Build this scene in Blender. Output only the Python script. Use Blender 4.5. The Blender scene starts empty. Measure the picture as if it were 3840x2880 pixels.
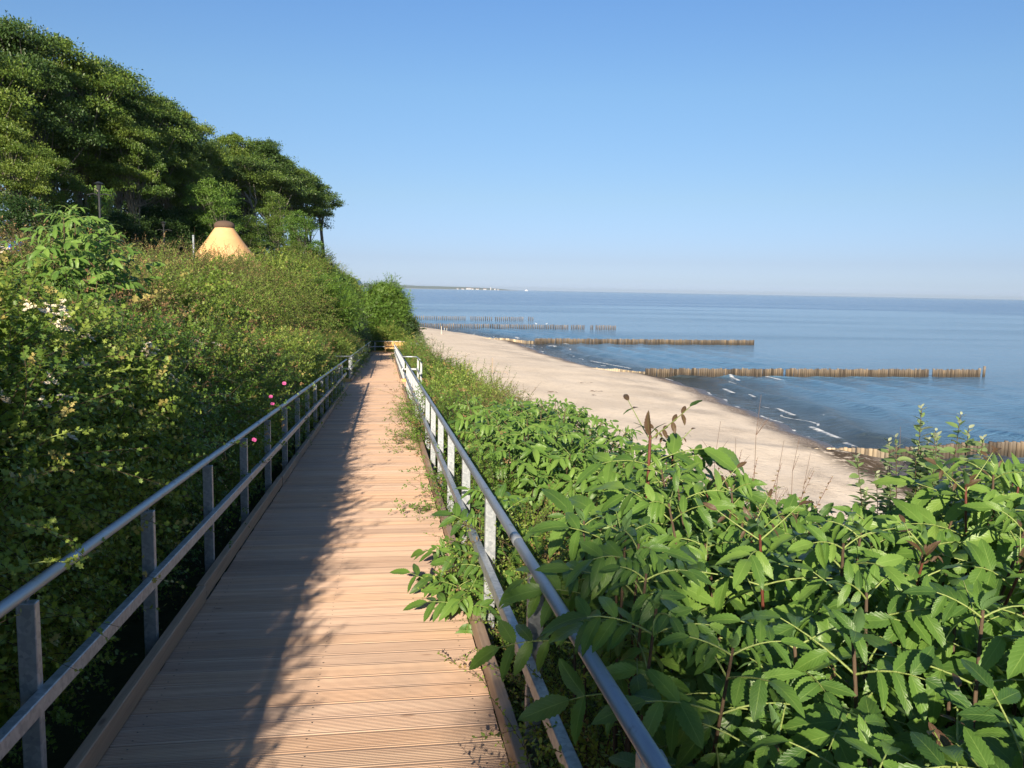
import bpy, math, random
import numpy as np
from math import radians, sin, cos, pi, sqrt, exp
random.seed(7); rng = np.random.default_rng(11)
S = bpy.context.scene
COL = S.collection

# ------------------------------------------------------------------ camera
H = 9.5
cam_d = bpy.data.cameras.new('camera'); cam = bpy.data.objects.new('camera', cam_d); COL.objects.link(cam)
cam_d.sensor_width = 36.0; cam_d.lens = 36.0 * 3109 / 3840
cam_d.clip_start = 0.05; cam_d.clip_end = 200000
from mathutils import Matrix, Vector
PSI, TH, RO = radians(8.69), radians(6.5), radians(1.08)
MR = Matrix.Rotation(-PSI, 3, 'Z') @ Matrix.Rotation(pi / 2 - TH, 3, 'X') @ Matrix.Rotation(RO, 3, 'Z')
cam.matrix_world = Matrix.Translation((0, 0, H)) @ MR.to_4x4()
S.camera = cam

# ------------------------------------------------------------------ light
SUNV = Vector((-0.62, -2.55, 1.0)).normalized()          # towards the sun
SUN_EL = math.asin(SUNV.z)
SUN_AZ = math.atan2(SUNV.x, SUNV.y)                       # clockwise from +Y
w = bpy.data.worlds.new('World'); S.world = w; w.use_nodes = True
nt = w.node_tree; nt.nodes.clear()
sky = nt.nodes.new('ShaderNodeTexSky'); sky.sky_type = 'NISHITA'; sky.sun_disc = False
sky.sun_elevation = SUN_EL; sky.sun_rotation = SUN_AZ % (2 * pi)
sky.altitude = 0; sky.air_density = 1.0; sky.dust_density = 0.3; sky.ozone_density = 1.6
bg = nt.nodes.new('ShaderNodeBackground'); bg.inputs[1].default_value = 0.05
wo = nt.nodes.new('ShaderNodeOutputWorld')
geo_ = nt.nodes.new('ShaderNodeTexCoord'); sep = nt.nodes.new('ShaderNodeSeparateXYZ'); nt.links.new(geo_.outputs['Generated'], sep.inputs[0])
gr = nt.nodes.new('ShaderNodeValToRGB'); nt.links.new(sep.outputs[2], gr.inputs[0])      # cooler, clearer air than the default dusk horizon
stops = [(0.0, (.70,.95,1.9)), (.012, (.62,.82,1.55)), (.035, (.60,.73,1.27)), (.107, (.75,.86,1.12)), (.223, (.87,1.07,1.28)), (.32, (.84,1.12,1.44)), (.8, (.85,1.05,1.3))]
while len(gr.color_ramp.elements) < len(stops): gr.color_ramp.elements.new(.5)
for i_, (p_, c_) in enumerate(stops): gr.color_ramp.elements[i_].position = p_; gr.color_ramp.elements[i_].color = (c_[0]/2, c_[1]/2, c_[2]/2, 1)
mu = nt.nodes.new('ShaderNodeVectorMath'); mu.operation = 'MULTIPLY'; mu2 = nt.nodes.new('ShaderNodeVectorMath'); mu2.operation = 'SCALE'; mu2.inputs['Scale'].default_value = 1.84
nt.links.new(sky.outputs[0], mu.inputs[0]); nt.links.new(gr.outputs[0], mu.inputs[1]); nt.links.new(mu.outputs[0], mu2.inputs[0])
nt.links.new(mu2.outputs[0], bg.inputs[0]); nt.links.new(bg.outputs[0], wo.inputs[0])
sd = bpy.data.lights.new('sun', 'SUN'); sd.energy = 4.6; sd.angle = radians(0.55); sd.color = (1.0, 0.86, 0.68)
so = bpy.data.objects.new('sun', sd); COL.objects.link(so)
so.rotation_euler = SUNV.to_track_quat('Z', 'Y').to_euler(); so.location = (-20, -60, 60)
S.view_settings.view_transform = 'Standard'; S.view_settings.look = 'None'
S.view_settings.exposure = 1.12; S.view_settings.gamma = 1.0
S.cycles.max_bounces = 7; S.cycles.transparent_max_bounces = 8
S.cycles.transmission_bounces = 5; S.cycles.volume_bounces = 0

# ------------------------------------------------------------------ helpers
def ray(u, v):
    d = MR @ Vector(((u - 1920) / 3109, -(v - 1440) / 3109, -1.0)); return d
def onz(u, v, z):
    d = ray(u, v); t = (z - H) / d.z; return (d.x * t, d.y * t, z)
def aty(u, v, Y):
    d = ray(u, v); t = Y / d.y; return (d.x * t, Y, H + d.z * t)

def tag(o, label=None, cat=None, group=None, kind=None):
    if label: o['label'] = label
    if cat: o['category'] = cat
    if group: o['group'] = group
    if kind: o['kind'] = kind
    return o
def empty(name, loc, label=None, cat=None, group=None, rz=0.0):
    o = bpy.data.objects.new(name, None); COL.objects.link(o); o.location = loc
    o.rotation_euler = (0, 0, rz); o.empty_display_size = 0.2
    tag(o, label, cat, group); return o
def link(name, me, parent=None, loc=(0, 0, 0), rot=(0, 0, 0), sc=None):
    o = bpy.data.objects.new(name, me); COL.objects.link(o)
    if parent: o.parent = parent
    o.location = loc; o.rotation_euler = rot
    if sc is not None: o.scale = (sc, sc, sc) if not hasattr(sc, '__len__') else sc
    return o
def np_mesh(name, V, F, mat=None, attrs=None, smooth=False, uv=None):
    """V (n,3) array, F (m,k) array of equal k, or list of such arrays"""
    me = bpy.data.meshes.new(name)
    V = np.asarray(V, np.float32)
    Fs = F if isinstance(F, list) else [F]
    Fs = [np.asarray(f, np.int32) for f in Fs if len(f)]
    nl = sum(f.size for f in Fs); nf = sum(len(f) for f in Fs)
    me.vertices.add(len(V)); me.vertices.foreach_set('co', V.ravel())
    me.loops.add(nl); me.polygons.add(nf)
    li = np.concatenate([f.ravel() for f in Fs]).astype(np.int32)
    tot = np.concatenate([np.full(len(f), f.shape[1], np.int32) for f in Fs])
    st = np.concatenate([[0], np.cumsum(tot)[:-1]]).astype(np.int32)
    me.loops.foreach_set('vertex_index', li)
    me.polygons.foreach_set('loop_start', st)
    try: me.polygons.foreach_set('loop_total', tot)
    except Exception: pass
    me.polygons.foreach_set('use_smooth', np.full(nf, bool(smooth)))
    if uv is not None:
        l = me.uv_layers.new(name='UVMap'); l.data.foreach_set('uv', np.asarray(uv, np.float32)[li].ravel())
    for k, a in (attrs or {}).items():
        at = me.attributes.new(k, 'FLOAT', 'POINT'); at.data.foreach_set('value', np.asarray(a, np.float32))
    me.update(calc_edges=True); me.validate()
    if mat: me.materials.append(mat)
    return me

class MB:
    """collects polygons into one mesh"""
    def __init__(s): s.V = []; s.F = {}; s.n = 0; s.A = []
    def add(s, V, F, a=0.0):
        V = np.asarray(V, float).reshape(-1, 3)
        for f in F: s.F.setdefault(len(f), []).append([i + s.n for i in f])
        s.V.append(V); s.A.append(np.full(len(V), a) if np.isscalar(a) else np.asarray(a)); s.n += len(V)
    def box(s, a, b, rnd=0.0, M=None):
        x0, y0, z0 = a; x1, y1, z1 = b
        V = np.array([(x0,y0,z0),(x1,y0,z0),(x1,y1,z0),(x0,y1,z0),(x0,y0,z1),(x1,y0,z1),(x1,y1,z1),(x0,y1,z1)], float)
        if M is not None: V = V @ np.array(M.to_3x3()).T + np.array(M.translation)
        s.add(V, [(0,3,2,1),(4,5,6,7),(0,1,5,4),(1,2,6,5),(2,3,7,6),(3,0,4,7)], rnd)
    def bevbox(s, a, b, e=0.004, rnd=0.0, M=None):
        # box with chamfered edges: 24 verts
        a = np.array(a, float); b = np.array(b, float); c = (a + b) / 2; h = (b - a) / 2; e = min(e, h.min() * .45)
        V = []; idx = {}
        for sx in (-1, 1):
            for sy in (-1, 1):
                for sz in (-1, 1):
                    for ax in range(3):
                        p = np.array([sx, sy, sz]) * (h - e); p[ax] = [sx, sy, sz][ax] * h[ax]
                        idx[(sx, sy, sz, ax)] = len(V); V.append(c + p)
        F = []
        for ax in range(3):
            u, v = [(1, 2), (2, 0), (0, 1)][ax]
            for sg in (-1, 1):
                q = []
                for (p, r) in ((-1, -1), (1, -1), (1, 1), (-1, 1)):
                    k = [0, 0, 0]; k[ax] = sg; k[u] = p; k[v] = r; q.append(idx[(k[0], k[1], k[2], ax)])
                F.append(q if sg > 0 else q[::-1])
        for ax in range(3):      # edges running along ax
            u, v = [(1, 2), (2, 0), (0, 1)][ax]
            for p in (-1, 1):
                for r in (-1, 1):
                    k0 = [0, 0, 0]; k1 = [0, 0, 0]; k0[ax] = -1; k1[ax] = 1
                    for k in (k0, k1): k[u] = p; k[v] = r
                    q = [idx[(*k0, u)], idx[(*k1, u)], idx[(*k1, v)], idx[(*k0, v)]]
                    F.append(q if p * r < 0 else q[::-1])
        for sx in (-1, 1):
            for sy in (-1, 1):
                for sz in (-1, 1):
                    q = [idx[(sx, sy, sz, i)] for i in range(3)]
                    F.append(q if sx * sy * sz > 0 else q[::-1])
        V = np.array(V)
        if M is not None: V = V @ np.array(M.to_3x3()).T + np.array(M.translation)
        s.add(V, F, rnd)
    def tube(s, P, R, n=6, rnd=0.0, cap=True):
        P = np.asarray(P, float); R = np.broadcast_to(np.asarray(R, float), (len(P),))
        T = np.gradient(P, axis=0); T /= np.linalg.norm(T, axis=1)[:, None] + 1e-9
        ref = np.array([0, 0, 1.0]) if abs(T[0][2]) < .9 else np.array([1.0, 0, 0])
        V = []; u = np.cross(T[0], ref); u /= np.linalg.norm(u)
        ang = np.arange(n) * 2 * pi / n
        for i in range(len(P)):
            u = u - T[i] * u.dot(T[i]); u /= np.linalg.norm(u) + 1e-9; v = np.cross(T[i], u)
            V.append(P[i] + R[i] * (np.cos(ang)[:, None] * u + np.sin(ang)[:, None] * v))
        F = []
        for i in range(len(P) - 1):
            for j in range(n):
                k = (j + 1) % n; F.append((i*n+j, i*n+k, (i+1)*n+k, (i+1)*n+j))
        if cap: F.append(tuple(range(n - 1, -1, -1))); F.append(tuple((len(P)-1)*n + j for j in range(n)))
        s.add(np.concatenate(V), F, rnd)
    def mesh(s, name, mat, smooth=False):
        return np_mesh(name, np.concatenate(s.V), [np.array(f) for f in s.F.values()], mat, {'rnd': np.concatenate(s.A)}, smooth)
    def build(s, name, mat, parent=None, loc=(0, 0, 0), smooth=False, rot=(0, 0, 0)):
        return link(name, s.mesh(name, mat, smooth), parent, loc, rot)

def vnoise(x, y, seed=0):
    """smooth value noise on arrays"""
    xi = np.floor(x).astype(np.int64); yi = np.floor(y).astype(np.int64); fx = x - xi; fy = y - yi
    fx = fx * fx * (3 - 2 * fx); fy = fy * fy * (3 - 2 * fy)
    def h(a, b):
        n = (a * 374761393 + b * 668265263 + seed * 1442695041) & 0xffffffff
        n = ((n ^ (n >> 13)) * 1274126177) & 0xffffffff
        return ((n ^ (n >> 16)) & 0xffff) / 65535.0
    return (h(xi, yi) * (1 - fx) + h(xi + 1, yi) * fx) * (1 - fy) + (h(xi, yi + 1) * (1 - fx) + h(xi + 1, yi + 1) * fx) * fy
def fbm(x, y, o=4, seed=0):
    s = 0; a = .5
    for i in range(o): s = s + a * (vnoise(x * 2 ** i, y * 2 ** i, seed + i) - .5); a *= .5
    return s

# ------------------------------------------------------------------ materials
class NT:
    def __init__(s, name):
        s.m = bpy.data.materials.new(name); s.m.use_nodes = True; s.t = s.m.node_tree; s.t.nodes.clear()
        s.out = s.t.nodes.new('ShaderNodeOutputMaterial')
    def n(s, typ, **kw):
        nd = s.t.nodes.new('ShaderNode' + typ)
        for k, v in kw.items():
            if k in ('ins',): continue
            setattr(nd, k, v)
        for k, v in kw.get('ins', {}).items(): s.set(nd.inputs[k], v)
        return nd
    def set(s, inp, v):
        if hasattr(v, 'is_output') or isinstance(v, bpy.types.NodeSocket): s.t.links.new(v, inp)
        else:
            if isinstance(v, tuple) and len(v) == 3 and inp.type == 'RGBA': v = (*v, 1)
            inp.default_value = v
    def math(s, op, a, b=0.0, clamp=False):
        nd = s.n('Math', operation=op, use_clamp=clamp); s.set(nd.inputs[0], a); s.set(nd.inputs[1], b); return nd.outputs[0]
    def mix(s, f, a, b, mode='MIX'):
        nd = s.n('Mix', data_type='RGBA', blend_type=mode); s.set(nd.inputs[0], f); s.set(nd.inputs[6], a); s.set(nd.inputs[7], b); return nd.outputs[2]
    def ramp(s, f, stops, interp='LINEAR'):
        nd = s.n('ValToRGB'); nd.color_ramp.interpolation = interp
        e = nd.color_ramp.elements
        while len(e) < len(stops): e.new(0.5)
        for i, (p, c) in enumerate(stops):
            e[i].position = p; e[i].color = (*c, 1) if len(c) == 3 else c
        s.set(nd.inputs[0], f); return nd.outputs[0]
    def smooth(s, v, a, b):
        nd = s.n('MapRange', interpolation_type='SMOOTHSTEP', clamp=True); s.set(nd.inputs[0], v)
        nd.inputs[1].default_value = a; nd.inputs[2].default_value = b; return nd.outputs[0]
    def noise(s, vec, scale, detail=4, rough=.55, dist=0.0):
        nd = s.n('TexNoise'); s.set(nd.inputs['Vector'], vec); nd.inputs['Scale'].default_value = scale
        nd.inputs['Detail'].default_value = detail; nd.inputs['Roughness'].default_value = rough; nd.inputs['Distortion'].default_value = dist
        return nd.outputs[0]
    def mapping(s, vec, sc=(1, 1, 1), rot=(0, 0, 0)):
        nd = s.n('Mapping'); s.set(nd.inputs[0], vec); nd.inputs['Scale'].default_value = sc; nd.inputs['Rotation'].default_value = rot; return nd.outputs[0]
    def attr(s, name): return s.n('Attribute', attribute_name=name).outputs['Fac']
    def bump(s, h, strength=.3, dist=.01, normal=None):
        nd = s.n('Bump'); nd.inputs['Strength'].default_value = strength if not hasattr(strength, 'type') else 1
        if hasattr(strength, 'type'): s.set(nd.inputs['Strength'], strength)
        nd.inputs['Distance'].default_value = dist; s.set(nd.inputs['Height'], h)
        if normal is not None: s.set(nd.inputs['Normal'], normal)
        return nd.outputs[0]
    def bsdf(s, color, rough=.6, metal=0.0, normal=None, spec=None):
        p = s.n('BsdfPrincipled'); s.set(p.inputs['Base Color'], color); s.set(p.inputs['Roughness'], rough); s.set(p.inputs['Metallic'], metal)
        if normal is not None: s.set(p.inputs['Normal'], normal)
        if spec is not None: p.inputs['Specular IOR Level'].default_value = spec
        return p
    def done(s, shader): s.t.links.new(shader, s.out.inputs[0]); return s.m

def leaf_mat(name, c0, c1, c2, trans=0.32, rough=.45, tip=None, veins=False, tcol=None, back=None):
    m = NT(name); r = m.attr('rnd')
    oi = m.n('ObjectInfo').outputs['Random']
    geo = m.n('NewGeometry')
    big = m.noise(geo.outputs['Position'], 1.3, 2)
    f = m.math('ADD', m.math('MULTIPLY', m.math('FRACT', r), .62), m.math('MULTIPLY', big, .38))
    f = m.math('ADD', f, m.math('MULTIPLY', m.math('SUBTRACT', oi, .5), .22))
    c = m.ramp(f, [(.15, c0), (.5, c1), (.85, c2)])
    if tip is not None:      # young shoots: rnd >= 1
        c = m.mix(m.math('GREATER_THAN', r, 1.0), c, tip)
    nrm = None
    if veins:
        uv = m.n('UVMap').outputs[0]; sx = m.n('SeparateXYZ'); m.set(sx.inputs[0], uv)
        ay = m.math('ABSOLUTE', sx.outputs[1])
        mid = m.math('SUBTRACT', 1.0, m.smooth(ay, 0.0, .07))
        side = m.math('ABSOLUTE', m.math('SINE', m.math('MULTIPLY', m.math('SUBTRACT', sx.outputs[0], m.math('MULTIPLY', ay, .28)), 27.0)))
        sv = m.math('SUBTRACT', 1.0, m.smooth(side, 0.0, .32))
        vv = m.math('MAXIMUM', mid, m.math('MULTIPLY', sv, .35))
        c = m.mix(m.math('MULTIPLY', vv, .45), c, (c2[0] * 1.5 + .03, c2[1] * 1.35 + .04, c2[2] * 1.5 + .02))
        fine = m.noise(geo.outputs['Position'], 160, 3)
        hgt = m.math('ADD', m.math('MULTIPLY', side, .6), m.math('MULTIPLY', fine, .5))
        nrm = m.bump(hgt, .35, .0016)
    if back is not None:
        c = m.mix(geo.outputs['Backfacing'], c, back)
    p = m.bsdf(c, rough, normal=nrm, spec=.35)
    t = m.n('BsdfTranslucent'); m.set(t.inputs[0], m.mix(.55, c, tcol or (c2[0] * 1.7, c2[1] * 1.6, c2[2] * .8), 'MIX'))
    mx = m.n('MixShader'); mx.inputs[0].default_value = trans
    m.t.links.new(p.outputs[0], mx.inputs[1]); m.t.links.new(t.outputs[0], mx.inputs[2])
    return m.done(mx.outputs[0])

L_haw = leaf_mat('hawthorn_leaf', (.065,.135,.026), (.15,.235,.04), (.30,.37,.075), tip=(.38,.32,.10), rough=.48)
L_rose = leaf_mat('rose_leaf', (.055,.125,.022), (.105,.20,.03), (.20,.29,.055), tip=(.28,.16,.08), rough=.42)
L_lite = leaf_mat('bramble_leaf', (.09,.16,.028), (.16,.25,.04), (.28,.36,.075), tip=(.30,.20,.09), rough=.5)
L_brown = leaf_mat('meadow_shoot_leaf', (.09,.145,.035), (.17,.20,.05), (.26,.27,.08), tip=(.30,.19,.09), rough=.6)
L_eld = leaf_mat('elder_leaf', (.045,.105,.024), (.10,.195,.034), (.185,.30,.06), veins=True, rough=.40, tip=(.10,.05,.035), trans=.3, back=(.11,.20,.075))
L_ash = leaf_mat('ash_leaf', (.055,.12,.022), (.10,.19,.03), (.17,.27,.045), rough=.45)
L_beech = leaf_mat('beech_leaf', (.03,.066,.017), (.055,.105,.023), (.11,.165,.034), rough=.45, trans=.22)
L_beech2 = leaf_mat('sun_tinted_beech_leaf', (.045,.098,.018), (.095,.16,.026), (.19,.24,.04), rough=.45, trans=.25)  # brighter copy of the beech leaf, sunlight put into its colour
L_dark = leaf_mat('shade_tinted_undergrowth_leaf', (.018,.045,.012), (.03,.068,.015), (.055,.10,.022), rough=.5, trans=.25)  # extra dark: shade under the crowns is put into the leaf colour
L_will = leaf_mat('willow_leaf', (.11,.19,.06), (.18,.27,.095), (.28,.37,.15), rough=.55, back=(.42,.46,.33), tip=(.38,.42,.27), trans=.25)

def bark_mat(name, a, b, sc=6, rough=.85):
    m = NT(name); tc = m.n('TexCoord').outputs['Object']
    v = m.mapping(tc, (1, 1, .25)); n = m.noise(v, sc, 6, .65); n2 = m.noise(tc, sc * .2, 2)
    c = m.mix(m.ramp(n, [(.3, (0,0,0)), (.7, (1,1,1))]), a, b)
    c = m.mix(m.math('MULTIPLY', n2, .4), c, (b[0]*.5, b[1]*.6, b[2]*.45))
    return m.done(m.bsdf(c, rough, normal=m.bump(n, .6, .02)).outputs[0])
M_bark = bark_mat('beech_bark', (.09,.078,.06), (.21,.19,.15))
M_twig = bark_mat('twig_bark', (.05,.032,.02), (.12,.075,.045), 30)
M_redtwig = bark_mat('red_shoot_bark', (.07,.022,.018), (.17,.05,.03), 30, .5)
M_greenstem = bark_mat('green_stem', (.16,.22,.05), (.28,.34,.10), 30, .5)
M_deadtwig = bark_mat('dead_twig', (.09,.055,.04), (.19,.12,.085), 30)

def wood_mat(name, base, dark, lite, screw=False, gray=0.35, axis='X'):
    m = NT(name); geo = m.n('NewGeometry'); pos = geo.outputs['Position']; r = m.attr('rnd')
    off = m.n('CombineXYZ'); m.set(off.inputs[0], m.math('MULTIPLY', r, 37.0)); m.set(off.inputs[2], m.math('MULTIPLY', r, 11.0))
    add = m.n('VectorMath', operation='ADD'); m.set(add.inputs[0], pos); m.set(add.inputs[1], off.outputs[0])
    sc = (.9, 26, 26) if axis == 'X' else (26, .9, 26)
    g = m.noise(m.mapping(add.outputs[0], sc), 2.2, 6, .62, .35)
    g2 = m.noise(m.mapping(add.outputs[0], (sc[0]*.6, sc[1]*.25, 6)), 1.6, 3)
    c = m.mix(m.ramp(g, [(.28, (0,0,0)), (.72, (1,1,1))]), dark, base)
    c = m.mix(m.math('MULTIPLY', m.smooth(g2, .5, .75), .6), c, lite)
    tone = m.ramp(r, [(0, (.74,.72,.70)), (.2, (.93,.93,.94)), (.4, (1,.96,.9)), (.6, (.9,.84,.76)), (.8, (1,1,1)), (1, (1.0,.90,.78))])
    c = m.mix(1.0, c, tone, 'MULTIPLY')
    blot = m.noise(pos, .9, 5, .6)
    c = m.mix(m.math('MULTIPLY', m.smooth(blot, .52, .7), gray), c, (.30,.235,.19))
    kn = m.n('TexVoronoi'); m.set(kn.inputs[0], m.mapping(add.outputs[0], (2.4, 7, 7) if axis == 'X' else (7, 2.4, 7))); kn.inputs['Scale'].default_value = .8
    k = m.math('SUBTRACT', 1.0, m.smooth(kn.outputs['Distance'], .03, .09))
    c = m.mix(m.math('MULTIPLY', k, .75), c, (dark[0]*.45, dark[1]*.38, dark[2]*.35))
    p = m.bsdf(c, m.math('ADD', .55, m.math('MULTIPLY', g, .2)), normal=m.bump(g, .25, .003), spec=.3)
    return m.done(p.outputs[0])
M_deck = wood_mat('larch_decking', (.57,.41,.30), (.41,.28,.20), (.68,.51,.37), gray=.35)
M_kerb = wood_mat('larch_kerb_timber', (.46,.33,.235), (.30,.205,.145), (.54,.40,.29), gray=.5, axis='Y')
M_fresh = wood_mat('fresh_pine_timber', (.68,.44,.18), (.52,.31,.12), (.78,.55,.26), gray=.1)

def steel_mat():
    m = NT('galvanised_steel'); tc = m.n('TexCoord').outputs['Object']
    v = m.n('TexVoronoi'); m.set(v.inputs[0], tc); v.inputs['Scale'].default_value = 55
    sp = m.n('SeparateColor'); m.set(sp.inputs[0], v.outputs['Color'])
    n = m.noise(tc, 9, 5, .6)
    c = m.mix(sp.outputs[0], (.27,.30,.325), (.42,.45,.47))
    c = m.mix(m.math('MULTIPLY', m.smooth(n, .5, .72), .55), c, (.54,.56,.56))
    p = m.bsdf(c, m.math('ADD', .36, m.math('MULTIPLY', n, .22)), .55, normal=m.bump(n, .08, .002))
    return m.done(p.outputs[0])
M_steel = steel_mat()
def tube_mat():
    m = NT('steel_handrail'); tc = m.n('TexCoord').outputs['Object']
    n = m.noise(m.mapping(tc, (20, .6, 20)), 4, 5, .6); n2 = m.noise(tc, 14, 4)
    c = m.mix(n, (.25,.28,.31), (.46,.50,.53)); c = m.mix(m.smooth(n2, .58, .75), c, (.20,.17,.14))
    return m.done(m.bsdf(c, m.math('ADD', .36, m.math('MULTIPLY', n, .25)), .6).outputs[0])
M_tube = tube_mat()
def plain(name, c, rough=.6, metal=0, var=.25, sc=8):
    m = NT(name); tc = m.n('TexCoord').outputs['Object']; n = m.noise(tc, sc, 5, .6)
    cc = m.mix(n, tuple(x * (1 - var) for x in c), tuple(min(1, x * (1 + var)) for x in c))
    return m.done(m.bsdf(cc, rough, metal, normal=m.bump(n, .15, .01)).outputs[0])
M_black = plain('black_painted_iron', (.02,.022,.024), .45)
M_pink = plain('pink_petal', (.40,.06,.20), .6, var=.2)
M_white = plain('white_petal', (.66,.58,.43), .6, var=.12)
M_yell = plain('yellow_stamen', (.65,.5,.1), .6)
M_soil = plain('soil', (.05,.04,.028), .95)

# ------------------------------------------------------------------ terrain
def zdk(y): return 7.8 - .0515 * np.clip(y, -30, 63.2)
SHY = [-80,0,20,33,40,43.8,44.6,50,55,66,78,88.5,90.2,94,100,106,121,140,146,150,160,186,206,250,300,400,1000,4000]
SHX = [22,24.5,25.6,26.3,27.6,29.6,28.0,28.2,28.5,29.6,30.6,31.0,27.6,26.6,26.0,25.1,23.8,23.4,24.6,22.2,20.4,12.9,6.3,-6,-22,-60,-400,-2500]
def xsh(y): return np.interp(y, SHY, SHX) + .35 * np.sin(y * .35) * 0.6 + .25 * np.sin(y * .9 + 1)
def beachz(x, y):
    d = xsh(y) - x
    z = np.where(d < 0, .10 * d, 1.45 * (1 - np.exp(-np.maximum(d, 0) * .11)) + .016 * np.clip(d, 0, 60))
    z = z + np.where(d > 1, .10 * fbm(x * .35, y * .2, 4, 3) * np.clip(d / 6, 0, 1) * 2.2, 0)
    z = z + .10 * np.exp(-((d - 3.2) / 1.0) ** 2)
    return np.maximum(z, -3.5)
def smst(a, b, x):
    t = np.clip((x - a) / (b - a), 0, 1); return t * t * (3 - 2 * t)
def ground(x, y):
    x = np.asarray(x, float); y = np.asarray(y, float)
    dk = zdk(y); top = np.clip(8.4 + .038 * y, 8.2, 12.2); x = x + (smst(58, 72, y) * 1.6 + smst(70, 88, y) * 1.8) * (x < 0)
    left = (dk - .42) + (top - dk + .42) * smst(-1.5, -6.5, x) + .06 * np.clip(-x - 20, 0, 60)
    r = dk - .5 - .22 * np.clip(x - .5, 0, 2.2) - .62 * np.clip(x - 2.7, 0, 100)
    z = np.where(x < -1.2, left, r)
    z = z + .25 * fbm(x * .5, y * .5, 3, 9) * smst(1.3, 4, np.abs(x + .3))
    fade = smst(64, 90, y)        # beyond the platform the bank falls to the beach
    z = np.where(x > -3, z - fade * np.clip((x + 3) * .9, 0, 3), z)
    return np.maximum(z, beachz(x, y))

def axis_pts(segs):
    out = []
    for a, b, st in segs: out.append(np.arange(a, b, st))
    return np.concatenate(out)
def geo_out(start, end, first, k=1.25):
    o = []; s = first; p = start
    while abs(p) < abs(end): p += s * (1 if end > start else -1); s *= k; o.append(p)
    return np.array(o)
def grid_mesh(name, X, Y, zf, mat, attrf=None, keep=None):
    XX, YY = np.meshgrid(X, Y); Z = zf(XX, YY)
    V = np.stack([XX.ravel(), YY.ravel(), Z.ravel()], 1); nx = len(X); ny = len(Y)
    i = (np.arange(ny - 1)[:, None] * nx + np.arange(nx - 1)[None, :]).ravel()
    F = np.stack([i, i + 1, i + nx + 1, i + nx], 1)
    at = {k: f(XX, YY).ravel() for k, f in (attrf or {}).items()}
    if keep is not None:
        kp = keep(XX, YY).ravel(); F = F[kp[F].any(1)]
        used = np.unique(F); mp = np.full(len(V), -1); mp[used] = np.arange(len(used)); V = V[used]; F = mp[F]
        at = {k: a[used] for k, a in at.items()}
    return np_mesh(name, V, F, mat, at, smooth=True)

def sand_mat():
    m = NT('beach_sand'); geo = m.n('NewGeometry'); pos = geo.outputs['Position']
    d = m.attr('shore'); veg = m.attr('veg')
    n1 = m.noise(pos, .22, 5, .6); n2 = m.noise(pos, 2.2, 5, .6); n3 = m.noise(pos, 30, 3, .6)
    c = m.mix(m.smooth(n1, .35, .65), (.80,.68,.53), (.70,.59,.455))
    c = m.mix(m.math('MULTIPLY', m.smooth(n2, .48, .7), .3), c, (.46,.38,.28))
    c = m.mix(m.math('MULTIPLY', m.smooth(n3, .6, .72), .4), c, (.78,.70,.57))
    # pebbles near the shoreline
    dn = m.math('ADD', d, m.math('MULTIPLY', m.math('SUBTRACT', n2, .5), 2.4))
    vo = m.n('TexVoronoi'); m.set(vo.inputs[0], pos); vo.inputs['Scale'].default_value = 9
    sc = m.n('SeparateColor'); m.set(sc.inputs[0], vo.outputs['Color'])
    peb = m.ramp(sc.outputs[0], [(0, (.05,.04,.035)), (.5, (.17,.12,.09)), (.85, (.27,.21,.17)), (1, (.52,.5,.46))])
    pm = m.math('MULTIPLY', m.smooth(dn, 4.2, 1.9), m.math('ADD', .55, m.math('MULTIPLY', m.smooth(n3, .35, .6), .45)))
    pm2 = m.math('MULTIPLY', m.math('MULTIPLY', m.smooth(dn, 9.5, 6.5), m.smooth(dn, 4.0, 6.5)), m.smooth(n1, .40, .58))
    pm2 = m.math('MULTIPLY', pm2, m.math('MULTIPLY', m.smooth(n3, .45, .6), .6))
    c = m.mix(m.math('MAXIMUM', pm, pm2), c, peb)
    weed = m.attr('weed')
    c = m.mix(m.math('MULTIPLY', weed, m.smooth(m.noise(pos, 1.6, 6, .7), .36, .5)), c, (.085,.058,.032))
    wet = m.smooth(dn, 1.6, .5)
    c = m.mix(m.math('MULTIPLY', wet, .75), c, (.07,.055,.045))
    grass = m.mix(m.noise(pos, 1.5, 5), (.035,.045,.018), (.07,.085,.03))
    c = m.mix(veg, c, grass)
    vd = m.n('TexVoronoi'); m.set(vd.inputs[0], pos); vd.inputs['Scale'].default_value = 1.9
    foot = m.math('MULTIPLY', m.smooth(vd.outputs['Distance'], .0, .28), 1.0)
    hgt = m.math('ADD', m.math('MULTIPLY', n3, .25), m.math('ADD', m.math('MULTIPLY', n2, .9), m.math('MULTIPLY', foot, .5)))
    p = m.bsdf(c, m.math('SUBTRACT', .95, m.math('MULTIPLY', wet, .6)), normal=m.bump(hgt, .75, .07), spec=.25)
    return m.done(p.outputs[0])
M_sand = sand_mat()
WEED = [onz(u, v, .3) for u, v in ((3130,1700),(3230,1745),(3330,1790),(3450,1850))]
def weedf(X, Y):
    a = np.zeros_like(X)
    for i in range(len(WEED) - 1):
        p = np.array(WEED[i][:2]); q = np.array(WEED[i + 1][:2])
        for t in np.linspace(0, 1, 4):
            c = p + (q - p) * t; a = np.maximum(a, np.exp(-(((X - c[0]) / 1.7) ** 2 + ((Y - c[1]) / 1.9) ** 2)))
    for Y0 in (89.5, 145.5):
        a = np.maximum(a, .8 * np.exp(-((X - xsh(Y0 - 1.5) + 1.6) / 2.4) ** 2) * smst(Y0 - 7, Y0 - 1, Y) * (Y < Y0 + .3))
    return np.clip(a * 1.6, 0, 1)
GX = np.concatenate([geo_out(-60, -2600, 4, 1.4)[::-1], axis_pts([(-60, -20, 2.5), (-20, 4, .5), (4, 34, .4), (34, 44, 1.0)]), [46, 60]])
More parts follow.
